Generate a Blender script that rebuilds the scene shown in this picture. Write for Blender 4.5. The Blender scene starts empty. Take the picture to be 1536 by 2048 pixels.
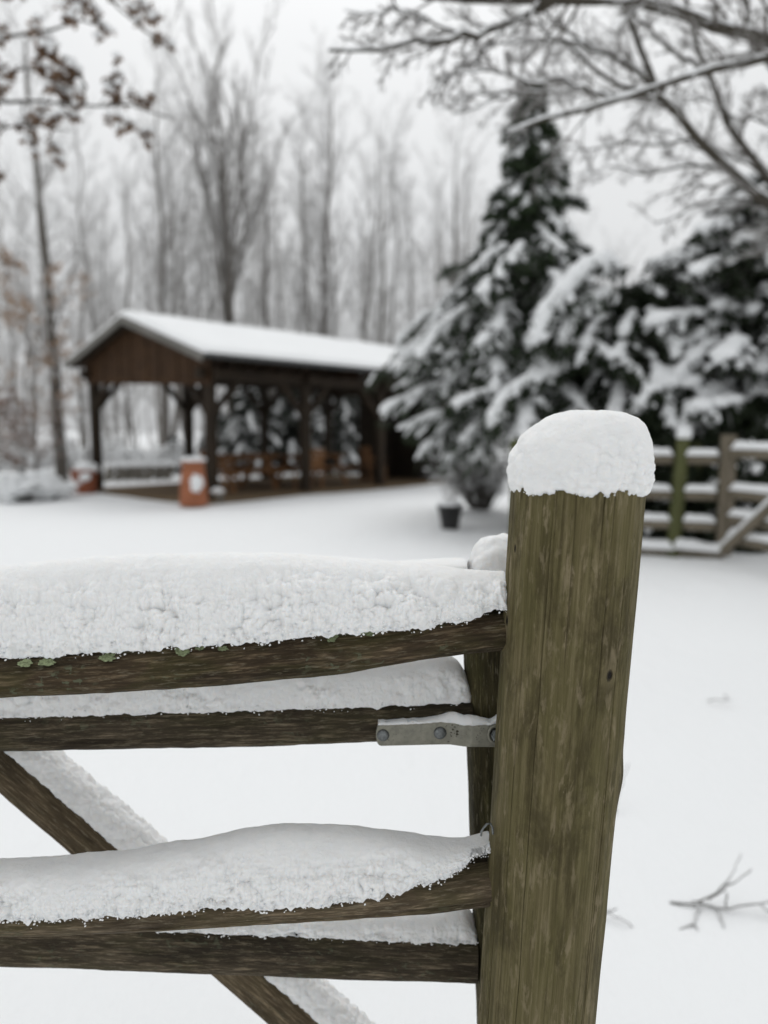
import bpy, math, random
import numpy as np
R = math.radians
SC = bpy.context.scene
COL = SC.collection

# ------------------------------------------------------------------ camera
CAM_H, PITCH, F = 1.40, R(6.0), 1539.0          # metres, rad, focal length in photo pixels (1536 x 2048)
cd = bpy.data.cameras.new('camera'); cam = bpy.data.objects.new('camera', cd); COL.objects.link(cam)
cam.location = (0, 0, CAM_H); cam.rotation_euler = (R(90) - PITCH, 0, 0)
cd.sensor_fit = 'VERTICAL'; cd.sensor_height = 34.6; cd.lens = 26.0
cd.clip_start = 0.05; cd.clip_end = 2000
cd.dof.use_dof = True; cd.dof.focus_distance = 0.86; cd.dof.aperture_fstop = 2.55
SC.camera = cam
# ------------------------------------------------------------------ overcast sky, soft sun, exposure
SUN_EL, SUN_ROT = R(52), R(0)
wd = bpy.data.worlds.new('World'); SC.world = wd; wd.use_nodes = True
nt = wd.node_tree; nt.nodes.clear()
o = nt.nodes.new('ShaderNodeOutputWorld'); bg = nt.nodes.new('ShaderNodeBackground')
sk = nt.nodes.new('ShaderNodeTexSky'); sk.sky_type = 'NISHITA'; sk.sun_disc = False
sk.sun_elevation = SUN_EL; sk.sun_rotation = SUN_ROT; sk.air_density = 1.0; sk.dust_density = 6.0
hs = nt.nodes.new('ShaderNodeHueSaturation'); hs.inputs['Saturation'].default_value = 0.12
nt.links.new(sk.outputs[0], hs.inputs['Color'])
tc = nt.nodes.new('ShaderNodeTexCoord'); no = nt.nodes.new('ShaderNodeTexNoise')
no.inputs['Scale'].default_value = 2.2; no.inputs['Detail'].default_value = 3
nt.links.new(tc.outputs['Generated'], no.inputs['Vector'])
cr = nt.nodes.new('ShaderNodeValToRGB')
cr.color_ramp.elements[0].position = 0.3; cr.color_ramp.elements[0].color = (7.85, 8.02, 8.16, 1)
cr.color_ramp.elements[1].position = 0.7; cr.color_ramp.elements[1].color = (8.62, 8.76, 8.85, 1)
nt.links.new(no.outputs['Fac'], cr.inputs[0])
mx = nt.nodes.new('ShaderNodeMixRGB'); mx.inputs[0].default_value = 0.86       # cloud deck over the sky
nt.links.new(hs.outputs[0], mx.inputs[1]); nt.links.new(cr.outputs[0], mx.inputs[2])
sx = nt.nodes.new('ShaderNodeSeparateXYZ'); nt.links.new(tc.outputs['Generated'], sx.inputs[0])
mr = nt.nodes.new('ShaderNodeMapRange'); mr.inputs['From Min'].default_value = 0.0; mr.inputs['From Max'].default_value = 1.0
mr.inputs['To Min'].default_value = 0.90; mr.inputs['To Max'].default_value = 1.35       # overcast deck: brighter overhead than at the horizon
nt.links.new(sx.outputs['Z'], mr.inputs['Value'])
ml = nt.nodes.new('ShaderNodeMixRGB'); ml.blend_type = 'MULTIPLY'; ml.inputs[0].default_value = 1.0
nt.links.new(mx.outputs[0], ml.inputs[1]); nt.links.new(mr.outputs[0], ml.inputs[2])
nt.links.new(ml.outputs[0], bg.inputs['Color']); bg.inputs['Strength'].default_value = 0.094
nt.links.new(bg.outputs[0], o.inputs[0])
sd = bpy.data.lights.new('sun', 'SUN'); sd.energy = 0.5; sd.angle = R(40); sd.color = (1, 0.985, 0.96)
sun = bpy.data.objects.new('sun', sd); COL.objects.link(sun)
sun.rotation_euler = (-(math.pi/2 - SUN_EL), 0, 0); sun.location = (0, 0, 30)
SC.view_settings.view_transform = 'Standard'; SC.view_settings.look = 'None'
SC.view_settings.exposure = -0.01; SC.view_settings.gamma = 1.0; SC.view_settings.use_curve_mapping = False
SC.render.engine = 'CYCLES'
SC.cycles.use_denoising = True
try:
    SC.cycles.denoiser = 'OPENIMAGEDENOISE'; SC.cycles.denoising_input_passes = 'RGB_ALBEDO_NORMAL'
except Exception: pass
SC.cycles.max_bounces = 8; SC.cycles.diffuse_bounces = 6; SC.cycles.use_adaptive_sampling = False

# ------------------------------------------------------------------ helpers: picture point -> place
CT, ST = math.cos(PITCH), math.sin(PITCH)
def W(px, py, y):
    """point at world depth y that the photograph shows at (px, py)"""
    a = (px - 768) / F; b = -(py - 1024) / F
    t = y / (CT + b*ST)
    return np.array((a*t, y, CAM_H + t*(b*CT - ST)))
def G(px, py, z=0.0):
    """point on level z"""
    a = (px - 768) / F; b = -(py - 1024) / F
    t = (z - CAM_H) / (b*CT - ST)
    return np.array((a*t, t*(CT + b*ST), z))
def curve(pts, y):
    """photo curve at depth y -> function x -> z"""
    P = np.array([W(px, py, y) for px, py in pts])
    return lambda x: smooth_interp(x, P[:, 0], P[:, 2])
def smooth_interp(x, xs, ys):
    x = np.asarray(x, float)
    m = np.gradient(ys, xs)
    i = np.clip(np.searchsorted(xs, x) - 1, 0, len(xs)-2)
    h = xs[i+1] - xs[i]; t = np.clip((x - xs[i]) / h, 0, 1)
    r = (2*t**3-3*t**2+1)*ys[i] + (t**3-2*t**2+t)*h*m[i] + (-2*t**3+3*t**2)*ys[i+1] + (t**3-t**2)*h*m[i+1]
    return r
# ------------------------------------------------------------------ noise
_rs = np.random.RandomState(7)
_perm = np.concatenate([_rs.permutation(256)]*3)
_grad = _rs.normal(size=(256, 3)); _grad /= np.linalg.norm(_grad, axis=1)[:, None]
def pn(p):
    p = np.asarray(p, float); i = np.floor(p).astype(int); f = p - i; i &= 255
    u = f*f*f*(f*(f*6-15)+10)
    out = 0
    for dx in (0, 1):
        for dy in (0, 1):
            for dz in (0, 1):
                h = _perm[_perm[_perm[(i[..., 0]+dx) & 255] + ((i[..., 1]+dy) & 255)] + ((i[..., 2]+dz) & 255)]
                g = _grad[h]
                d = g[..., 0]*(f[..., 0]-dx) + g[..., 1]*(f[..., 1]-dy) + g[..., 2]*(f[..., 2]-dz)
                w = (u[..., 0] if dx else 1-u[..., 0])*(u[..., 1] if dy else 1-u[..., 1])*(u[..., 2] if dz else 1-u[..., 2])
                out = out + d*w
    return out
def fbm(p, o=4):
    r = 0; a = 1.0
    for k in range(o):
        r = r + a*pn(np.asarray(p)*2**k + 17.3*k); a *= .5
    return r
_cell = np.random.RandomState(19).rand(256, 3)
def worley(p):
    """rounded cells: 1 at a cell centre falling to 0 at the creases between cells"""
    p = np.asarray(p, float); i = np.floor(p).astype(int); best = np.zeros(p.shape[:-1])
    for dx in (-1, 0, 1):
        for dy in (-1, 0, 1):
            for dz in (-1, 0, 1):
                c = i+np.array([dx, dy, dz]); h = _perm[_perm[_perm[c[..., 0] & 255]+(c[..., 1] & 255)]+(c[..., 2] & 255)]
                best += np.exp(-16*((c+.15+.7*_cell[h]-p)**2).sum(-1))
    return 1+np.log(best+1e-9)/16
def sstep(a, b, x):
    t = np.clip((x-a)/(b-a), 0, 1); return t*t*(3-2*t)
def nrm(v):
    return v/np.maximum(np.linalg.norm(v, axis=-1, keepdims=True), 1e-9)
# ------------------------------------------------------------------ helpers: meshes and objects
def mesh(name, V, Fs, mats, smooth=True, gc=None, mi=None):
    V = np.asarray(V, np.float32); me = bpy.data.meshes.new(name)
    Fs = [np.asarray(f, np.int32) for f in (Fs if isinstance(Fs, list) else [Fs]) if len(f)]
    me.vertices.add(len(V)); me.vertices.foreach_set('co', V.ravel())
    nl = sum(f.size for f in Fs); npoly = sum(len(f) for f in Fs)
    me.loops.add(nl); me.loops.foreach_set('vertex_index', np.concatenate([f.ravel() for f in Fs]))
    tot = np.concatenate([np.full(len(f), f.shape[1], np.int32) for f in Fs])
    st = np.concatenate([[0], np.cumsum(tot)[:-1]]).astype(np.int32)
    me.polygons.add(npoly); me.polygons.foreach_set('loop_start', st)
    if not isinstance(mats, (list, tuple)): mats = [mats]
    for m in mats: me.materials.append(m)
    if mi is not None: me.polygons.foreach_set('material_index', np.asarray(mi, np.int32))
    me.polygons.foreach_set('use_smooth', np.full(npoly, bool(smooth)))
    me.update(calc_edges=True); me.validate()
    if gc is not None:
        a = me.attributes.new('gc', 'FLOAT_VECTOR', 'POINT'); a.data.foreach_set('vector', np.asarray(gc, np.float32).ravel())
    return me
def link(name, me, parent=None):
    ob = bpy.data.objects.new(name, me); COL.objects.link(ob)
    if parent is not None:
        ob.parent = parent; ob.matrix_parent_inverse = parent.matrix_basis.inverted()
    return ob
def tag(ob, label=None, cat=None, group=None, kind=None):
    for k, v in (('label', label), ('category', cat), ('group', group), ('kind', kind)):
        if v: ob[k] = v
    return ob
def empty(name, loc, label, cat, group=None):
    e = bpy.data.objects.new(name, None); COL.objects.link(e); e.location = [float(c) for c in loc]
    e.empty_display_size = .2
    return tag(e, label, cat, group)
def grid_faces(n, m, wrap=False):
    """n rows x m columns, columns wrap"""
    i = np.arange(n-1)[:, None]*m; j = np.arange(m if wrap else m-1)[None, :]; j2 = (j+1) % m
    return np.stack([i+j, i+j2, i+m+j2, i+m+j], -1).reshape(-1, 4)
def copy_thing(src, loc, rz=0.0, scale=(1, 1, 1), label=None, group=None):
    c = src.copy(); COL.objects.link(c); c.location = [float(v) for v in loc]; c.rotation_euler = (0, 0, rz); c.scale = scale
    if label: c['label'] = label
    if group: c['group'] = group
    for ch in src.children:
        k = ch.copy(); COL.objects.link(k); k.parent = c
        for g in ch.children:
            q = g.copy(); COL.objects.link(q); q.parent = k
    return c
BOXF = np.array([[0, 1, 3, 2], [4, 6, 7, 5], [0, 4, 5, 1], [2, 3, 7, 6], [0, 2, 6, 4], [1, 5, 7, 3]])
def bevel_box(sx, sy, sz, b=.006):
    """bevelled box centred at origin: (verts, quads, tris)"""
    import bmesh
    bm = bmesh.new(); bmesh.ops.create_cube(bm, size=1)
    for v in bm.verts: v.co.x *= sx; v.co.y *= sy; v.co.z *= sz
    bmesh.ops.bevel(bm, geom=bm.edges[:], offset=min(b, .3*min(sx, sy, sz)), segments=1, affect='EDGES')
    V = np.array([v.co[:] for v in bm.verts]); Q = [[v.index for v in f.verts] for f in bm.faces]
    bm.free()
    return V, [np.array([q for q in Q if len(q) == k]) for k in (3, 4) if any(len(q) == k for q in Q)]
def beam_me(name, A, B, w, h, mat, up=(0, 0, 1), b=.008):
    """timber from A to B, w across, h along up"""
    A = np.array(A, float); B = np.array(B, float); L = np.linalg.norm(B-A); t = (B-A)/L
    s = nrm(np.cross(t, np.array(up, float))); u = np.cross(s, t)
    V, Fs = bevel_box(L, w, h, b)
    gc = np.stack([V[:, 0]+A[0]*3.1+B[2]*1.7, V[:, 1]+A[1]*.7, V[:, 2]], -1)
    P = (A+B)/2 + V[:, :1]*t + V[:, 1:2]*s + V[:, 2:3]*u
    return mesh(name, P, Fs, mat, False, gc)
def beam(name, A, B, w, h, mat, parent, up=(0, 0, 1), b=.008):
    return link(name, beam_me(name, A, B, w, h, mat, up, b), parent)
def tubes(P, rad, k, seed=0, cap=False):
    """P (N,n,3), rad (N,n) -> verts, quads"""
    N, n, _ = P.shape; rs = np.random.RandomState(seed)
    T = nrm(np.gradient(P, axis=1)); ref = nrm(rs.normal(size=(N, 1, 3)))
    U = nrm(np.cross(T, np.broadcast_to(ref, T.shape))); Vv = np.cross(T, U)
    a = np.arange(k)/k*2*math.pi
    ring = U[:, :, None, :]*np.cos(a)[None, None, :, None] + Vv[:, :, None, :]*np.sin(a)[None, None, :, None]
    V = (P[:, :, None, :] + ring*rad[:, :, None, None]).reshape(-1, 3)
    f = grid_faces(n, k, True)
    Fq = (f[None] + (np.arange(N)*n*k)[:, None, None]).reshape(-1, 4)
    return V, Fq
def merge(parts):
    Vs, Fs, off = [], {}, 0
    for V, F_ in parts:
        for f in (F_ if isinstance(F_, list) else [F_]):
            if len(f): Fs.setdefault(f.shape[1], []).append(np.asarray(f)+off)
        Vs.append(V); off += len(V)
    return np.concatenate(Vs), [np.concatenate(v) for v in Fs.values()]
def ico(sub):
    import bmesh
    bm = bmesh.new(); bmesh.ops.create_icosphere(bm, subdivisions=sub, radius=1)
    V = np.array([v.co[:] for v in bm.verts]); Fc = np.array([[v.index for v in f.verts] for f in bm.faces]); bm.free()
    return V, Fc
ICO1, ICO2, ICO3 = ico(1), ico(2), ico(3)
def lumps(C, T, dims, base=ICO2, amp=.28, freq=9.0, seed=0):
    """noisy ellipsoids: centres C (N,3), long axes T (N,3), dims (N,3) half sizes (along, across, up)"""
    V0, F0 = base; T = nrm(T); up = np.array([0, 0, 1.0])
    S = nrm(np.cross(np.broadcast_to(up, T.shape) + 1e-3, T)); U = np.cross(T, S)
    L = V0[None]*dims[:, None, :]
    # flatten the underside so that a lump sits on its branch
    L[..., 2] = np.where(L[..., 2] < 0, L[..., 2]*.55, L[..., 2])
    P = C[:, None, :] + L[..., :1]*T[:, None] + L[..., 1:2]*S[:, None] + L[..., 2:3]*U[:, None]
    n = pn(P*freq + seed) + .5*pn(P*freq*2.3 + seed + 9)
    P = P + (P - C[:, None, :])*(amp*1.6*n)[..., None]
    V = P.reshape(-1, 3); Fq = (F0[None] + (np.arange(len(C))*len(V0))[:, None, None]).reshape(-1, 3)
    return V, Fq
# ------------------------------------------------------------------ helpers: materials
class Mat:
    def __init__(s, name, rough=.8, spec=.3):
        s.m = bpy.data.materials.new(name); s.m.use_nodes = True; s.t = s.m.node_tree
        s.b = s.t.nodes['Principled BSDF']; s.b.inputs['Roughness'].default_value = rough
        s.b.inputs['Specular IOR Level'].default_value = spec
    def n(s, ty, **kw):
        nd = s.t.nodes.new(ty)
        for k, v in kw.items():
            if k in nd.inputs: nd.inputs[k].default_value = v
            else: setattr(nd, k, v)
        return nd
    def l(s, a, b): s.t.links.new(a, b)
    def coord(s, kind='gc', scale=(1, 1, 1)):
        if kind == 'gc':
            a = s.n('ShaderNodeAttribute', attribute_name='gc').outputs['Vector']
        else:
            a = s.n('ShaderNodeTexCoord').outputs['Object']
        mp = s.n('ShaderNodeMapping'); mp.inputs['Scale'].default_value = scale; s.l(a, mp.inputs['Vector'])
        return mp.outputs[0]
    def noise(s, vec, scale=1, detail=4, rough=.55, dist=0):
        nd = s.n('ShaderNodeTexNoise', Scale=scale, Detail=detail, Roughness=rough, Distortion=dist)
        s.l(vec, nd.inputs['Vector']); return nd.outputs['Fac']
    def ramp(s, fac, stops):
        nd = s.n('ShaderNodeValToRGB'); e = nd.color_ramp.elements
        while len(e) < len(stops): e.new(.5)
        for el, (p, c) in zip(e, stops):
            el.position = p; el.color = (*c, 1) if isinstance(c, tuple) else (c, c, c, 1)
        s.l(fac, nd.inputs[0]); return nd.outputs[0]
    def mix(s, fac, a, b, mode='MIX'):
        nd = s.n('ShaderNodeMixRGB', blend_type=mode)
        for i, v in ((0, fac), (1, a), (2, b)):
            if isinstance(v, (float, int)): nd.inputs[i].default_value = v
            elif isinstance(v, tuple): nd.inputs[i].default_value = (*v, 1)
            else: s.l(v, nd.inputs[i])
        return nd.outputs[0]
    def math(s, op, a, b=0.0):
        nd = s.n('ShaderNodeMath', operation=op)
        for i, v in ((0, a), (1, b)):
            if isinstance(v, (float, int)): nd.inputs[i].default_value = v
            else: s.l(v, nd.inputs[i])
        return nd.outputs[0]
    def color(s, c):
        if isinstance(c, tuple): s.b.inputs['Base Color'].default_value = (*c, 1)
        else: s.l(c, s.b.inputs['Base Color'])
    def bump(s, h, dist, strength=1.0):
        nd = s.n('ShaderNodeBump', Strength=strength, Distance=dist); s.l(h, nd.inputs['Height'])
        s.l(nd.outputs[0], s.b.inputs['Normal']); return nd
def snow_mat(name, sss=0.0, bump=0.002, scale=60.0, col=(.87, .88, .885)):
    m = Mat(name, .65, .2); v = m.coord('obj')
    n1 = m.noise(v, scale, 6, .65); n2 = m.noise(v, scale*.12, 3)
    m.color(m.mix(m.ramp(n2, [(.3, .0), (.7, 1.0)]), col, tuple(c*.965 for c in col)))
    m.bump(n1, bump)
    if sss:
        m.b.inputs['Subsurface Weight'].default_value = 1.0
        m.b.inputs['Subsurface Radius'].default_value = (1.0, .92, .85)
        m.b.inputs['Subsurface Scale'].default_value = sss
    return m.m
M = {}
M['snow_near'] = snow_mat('snow_near', .0042, .0013, 480.0, (.885, .885, .877))
M['snow_crumb'] = snow_mat('snow_crumb', 0, .0004, 300.0, (.885, .885, .877))
M['snow'] = snow_mat('snow', 0, .01, 14.0)
def ground_mat():
    m = Mat('snow_ground', .7, .15); v = m.coord('obj', (1, .45, 1))
    a = m.noise(v, 1.3, 4, .6); b = m.noise(v, 9.0, 5, .6); c = m.noise(v, 70.0, 3, .6)
    h = m.math('ADD', m.math('MULTIPLY', a, 1.0), m.math('ADD', m.math('MULTIPLY', b, .25), m.math('MULTIPLY', c, .035)))
    m.color((.87, .88, .885)); m.bump(h, .07, .8)
    return m.m
M['snow_ground'] = ground_mat()
def post_mat(name, green=1.0, knots=()):
    m = Mat(name, .82, .2)
    st = m.noise(m.coord('gc', (2.2, 70, 70)), 1, 7, .68, .5)
    st2 = m.noise(m.coord('gc', (5, 290, 290)), 1, 6, .7, .15)
    mo = m.noise(m.coord('gc', (10, 34, 34)), 1, 8, .72, .3)
    fi = m.noise(m.coord('gc', (60, 420, 420)), 1, 4, .6)
    c = m.ramp(st, [(.28, (.064, .048, .022)), (.46, (.120, .094, .044)), (.60, (.168, .134, .068)), (.78, (.22, .178, .10))])
    c = m.mix(.62, c, m.ramp(st2, [(.32, (.034, .028, .013)), (.50, (.114, .098, .046)), (.68, (.225, .192, .112))]))
    g = m.ramp(mo, [(.38, 0.0), (.58, 1.0)])
    c = m.mix(m.math('MULTIPLY', g, .48*green), c, m.mix(.6, c, (.066, .066, .013)))
    # damp dark blotches, then pale worn flecks
    bl = m.noise(m.coord('gc', (9, 26, 26)), 1, 8, .74, .3)
    c = m.mix(m.math('MULTIPLY', m.ramp(bl, [(.47, 0.0), (.60, 1.0)]), .66), c, (.038, .030, .012))
    fl = m.noise(m.coord('gc', (26, 110, 110)), 1, 6, .72, .35)
    fg_ = m.noise(m.coord('gc', (14, 30, 30)), 1, 3, .5)
    fm = m.math('MULTIPLY', m.ramp(fl, [(.53, 0.0), (.63, 1.0)]), m.ramp(fg_, [(.42, .2), (.58, 1.0)]))
    c = m.mix(m.math('MULTIPLY', fm, .62), c, (.25, .205, .130))
    crack = m.n('ShaderNodeAttribute', attribute_name='crack').outputs['Fac']
    c = m.mix(m.math('MULTIPLY', crack, .9), c, (.014, .010, .005))
    kk = None
    for (ks, ku, kv, kr, stretch) in knots:
        a = m.n('ShaderNodeAttribute', attribute_name='gc').outputs['Vector']
        sub = m.n('ShaderNodeVectorMath', operation='SUBTRACT'); m.l(a, sub.inputs[0]); sub.inputs[1].default_value = (ks, ku, kv)
        mp = m.n('ShaderNodeMapping'); mp.inputs['Scale'].default_value = (1/stretch, 1, 1); m.l(sub.outputs[0], mp.inputs[0])
        le = m.n('ShaderNodeVectorMath', operation='LENGTH'); m.l(mp.outputs[0], le.inputs[0])
        d = m.math('ADD', le.outputs['Value'], m.math('MULTIPLY', m.math('SUBTRACT', fl, .5), kr*1.1))
        r_ = m.ramp(m.math('MULTIPLY', d, .25/kr), [(.15, 1.0), (.27, 0.0)])
        halo = m.ramp(m.math('MULTIPLY', d, .25/kr), [(.3, 1.0), (.75, 0.0)])
        c = m.mix(m.math('MULTIPLY', halo, .4), c, (.20, .165, .095))
        c = m.mix(r_, c, (.008, .006, .004)); kk = r_ if kk is None else m.math('MAXIMUM', kk, r_)
    m.color(c)
    h = m.math('ADD', m.math('MULTIPLY', st, .5), m.math('ADD', m.math('MULTIPLY', fi, .35), m.math('MULTIPLY', st2, .6)))
    h = m.math('ADD', h, m.math('MULTIPLY', mo, .3))
    if kk is not None: h = m.math('SUBTRACT', h, m.math('MULTIPLY', kk, 2.5))
    m.bump(h, .0026, .9)
    return m.m
def rail_mat(name, dark, mid, light, green=.4, lichen=.5, grey=0.0):
    m = Mat(name, .85, .2)
    st = m.noise(m.coord('gc', (5, 60, 60)), 1, 8, .72, .3)
    st2 = m.noise(m.coord('gc', (24, 260, 260)), 1, 6, .72, .25)
    c = m.ramp(st, [(.30, dark), (.50, mid), (.70, light)])
    c = m.mix(.65, c, m.ramp(st2, [(.30, tuple(x*.35 for x in mid)), (.52, mid), (.72, tuple(min(1, x*2.2) for x in light))]))
    mo = m.noise(m.coord('gc', (11, 26, 26)), 1, 5, .6, .6)
    c = m.mix(m.math('MULTIPLY', m.ramp(mo, [(.46, 0.0), (.62, 1.0)]), green), c, m.mix(.6, c, (.05, .055, .012)))
    dk = m.noise(m.coord('gc', (5, 32, 32)), 1, 7, .72, .3)
    c = m.mix(m.math('MULTIPLY', m.ramp(dk, [(.48, 0.0), (.62, 1.0)]), .6), c, tuple(x*.55 for x in dark))
    fl = m.noise(m.coord('gc', (42, 270, 270)), 1, 5, .72, .15)
    c = m.mix(m.math('MULTIPLY', m.ramp(fl, [(.56, 0.0), (.66, 1.0)]), .5), c, (.23, .20, .14))
    lc = m.noise(m.coord('gc', (95, 130, 130)), 1, 4, .55, .3); lg = m.noise(m.coord('gc', (13, 30, 30)), 1, 3)
    lm = m.math('MULTIPLY', m.ramp(lc, [(.56, 0.0), (.60, 1.0)]), m.ramp(lg, [(.54, 0.0), (.62, 1.0)]))
    c = m.mix(m.math('MULTIPLY', lm, lichen), c, (.155, .18, .115))
    m.color(c)
    h = m.math('ADD', m.math('MULTIPLY', st, .6), m.math('ADD', m.math('MULTIPLY', st2, .7), m.math('MULTIPLY', lm, .3)))
    m.bump(h, .0035, .9)
    return m.m
M['rail'] = rail_mat('rail_wood', (.020, .013, .007), (.058, .040, .022), (.155, .116, .072), .55, .5)
M['gate_rail'] = rail_mat('gate_rail_wood', (.018, .013, .008), (.058, .045, .029), (.160, .128, .086), .3, .25)
M['low_rail'] = rail_mat('low_rail_wood', (.034, .024, .014), (.105, .079, .049), (.22, .172, .115), .45, .2)
M['brace'] = rail_mat('brace_wood', (.045, .032, .018), (.105, .078, .047), (.185, .145, .094), .2, .1)
M['stile'] = rail_mat('stile_wood', (.020, .016, .007), (.055, .046, .020), (.115, .10, .05), .5, .1)
def timber_mat(name, a, b, rough=.75):
    m = Mat(name, rough, .2)
    st = m.noise(m.coord('gc', (1.2, 22, 22)), 1, 5, .6, .3); sp = m.noise(m.coord('gc', (2, 5, 5)), 1, 3)
    c = m.ramp(st, [(.3, a), (.7, b)])
    c = m.mix(m.math('MULTIPLY', m.ramp(sp, [(.4, 0.0), (.7, 1.0)]), .4), c, tuple(x*.5 for x in a))
    m.color(c); m.bump(st, .004, .6); return m.m
M['timber'] = timber_mat('pavilion_timber', (.016, .011, .007), (.040, .027, .016))
M['cladding'] = timber_mat('cladding_boards', (.030, .0145, .006), (.070, .035, .014))
M['barge'] = timber_mat('barge_board', (.13, .125, .11), (.21, .20, .185))
M['soffit'] = timber_mat('roof_boards', (.030, .017, .009), (.058, .032, .016))
M['dark_wall'] = timber_mat('dark_wall_boards', (.012, .009, .006), (.028, .020, .013))
M['furniture'] = timber_mat('furniture_wood', (.15, .072, .030), (.28, .14, .062))
M['old_fence'] = timber_mat('old_fence_wood', (.12, .10, .07), (.22, .19, .145))
M['green_post'] = timber_mat('mossy_post_wood', (.070, .076, .028), (.12, .126, .055))
def plain(name, col, rough=.7, spec=.3, var=.25, scale=20, metal=0, bump=.0):
    m = Mat(name, rough, spec); n1 = m.noise(m.coord('obj'), scale, 5, .6)
    m.color(m.mix(m.ramp(n1, [(.3, 0.0), (.7, 1.0)]), tuple(c*(1-var) for c in col), tuple(min(1, c*(1+var)) for c in col)))
    m.b.inputs['Metallic'].default_value = metal
    if bump: m.bump(n1, bump)
    return m.m
M['terracotta'] = plain('terracotta', (.33, .128, .068), .8, .2, .14, 6, bump=.004)
M['terracotta_dark'] = plain('terracotta_dark', (.25, .085, .045), .8, .2, .16, 6, bump=.004)
M['black_pot'] = plain('black_plastic', (.020, .020, .020), .5, .4, .2, 8)
M['gutter'] = plain('gutter_metal', (.045, .047, .048), .5, .4, .1, 5)
M['floor'] = plain('paved_earth', (.14, .10, .062), .9, .1, .25, 7, bump=.01)
M['stone'] = plain('field_stone', (.22, .20, .17), .9, .2, .3, 9, bump=.02)
M['lichen'] = plain('lichen_green', (.22, .255, .145), .9, .1, .5, 420, bump=.001)
def steel_mat():
    m = Mat('galvanised_steel', .48, .5); v = m.coord('obj')
    n1 = m.noise(v, 90, 5, .6); n2 = m.noise(m.coord('obj', (1, 1, 2)), 260, 3, .5)
    c = m.ramp(n1, [(.3, (.17, .165, .135)), (.7, (.31, .30, .245))])
    c = m.mix(m.math('MULTIPLY', m.ramp(n2, [(.66, 0.0), (.72, 1.0)]), .8), c, (.04, .035, .025))
    m.color(c); m.b.inputs['Metallic'].default_value = .55
    m.l(m.ramp(n1, [(.3, .42), (.7, .62)]), m.b.inputs['Roughness']); return m.m
M['steel'] = steel_mat()
M['bolt'] = plain('bolt_zinc', (.17, .18, .18), .42, .5, .4, 300, .8, .0008)
M['oxide'] = plain('oxide_spots', (.055, .05, .035), .8, .2, .3, 200)
def bark_mat(name, bark, snow_lo, snow_hi, amount=1.0):
    """bark with snow lying on the upper side"""
    m = Mat(name, .85, .15)
    ge = m.n('ShaderNodeNewGeometry'); sp = m.n('ShaderNodeSeparateXYZ'); m.l(ge.outputs['Normal'], sp.inputs[0])
    v = m.coord('obj'); n1 = m.noise(v, 9, 4, .6)
    z = m.math('ADD', sp.outputs['Z'], m.math('MULTIPLY', m.math('SUBTRACT', n1, .5), .5))
    f = m.n('ShaderNodeMapRange'); f.inputs['From Min'].default_value = snow_lo; f.inputs['From Max'].default_value = snow_hi
    m.l(z, f.inputs['Value'])
    c = m.mix(n1, tuple(x*.7 for x in bark), tuple(x*1.3 for x in bark))
    m.color(m.mix(m.math('MULTIPLY', f.outputs[0], amount), c, (.86, .87, .875)))
    return m.m
M['bark'] = bark_mat('grey_bark', (.165, .152, .138), .2, .6)
M['bark_twig'] = bark_mat('snowy_twigs', (.23, .212, .198), -.25, .35)
M['bark_near'] = bark_mat('near_branch_bark', (.060, .053, .042), .35, .75)
M['near_twig'] = bark_mat('near_twig_bark', (.135, .122, .110), .0, .6)
M['bark_left'] = bark_mat('leaning_bark', (.10, .09, .078), .3, .8)
M['bark_trunk'] = bark_mat('dark_bark', (.060, .053, .044), .45, .9)
M['needles'] = plain('evergreen_needles', (.026, .040, .018), .7, .25, .4, 3)
M['yew'] = plain('yew_foliage', (.020, .028, .014), .7, .2, .4, 3)
M['far_green'] = plain('far_evergreen', (.042, .048, .039), .8, .2, .35, 2)
M['dry_leaf'] = plain('dry_brown_leaf', (.19, .122, .080), .8, .2, .4, 5)
M['beech_leaf'] = plain('pale_beech_leaf', (.36, .25, .17), .8, .2, .35, 3)
M['rust'] = plain('withered_leaf', (.20, .13, .10), .85, .15, .3, 4)

# ================================================================== ground
def make_ground():
    def axis(a, b, near, n1, far, n2):
        t = np.linspace(0, 1, n2)[1:]
        return np.concatenate([a-(far)*t[::-1]**2.2, np.linspace(a, b, n1), b+(far)*t**2.2])
    xs = axis(-9, 9, 0, 180, 500, 26); ys = axis(-1.5, 24, 0, 255, 700, 26)
    X, Y = np.meshgrid(xs, ys); P = np.stack([X, Y, 0*X], -1).reshape(-1, 3)
    d = np.hypot(P[:, 0], P[:, 1])
    near = sstep(60, 20, d)
    z = near*(.055*fbm(P*[.35, .25, 1]+3.3, 3) + .026*fbm(P*[1.5, .9, 1]+8, 4)*sstep(16, 7, d))
    z += -.02 + .9*sstep(40, 160, d)*(fbm(P*.012+5, 2)+.15)
    P[:, 2] = z
    # flat under the pavilion
    g = link('ground', mesh('ground', P, grid_faces(len(ys), len(xs)), M['snow_ground']))
    tag(g, 'smooth untrodden snow covering the ground', 'ground', kind='structure')
make_ground()

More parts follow.
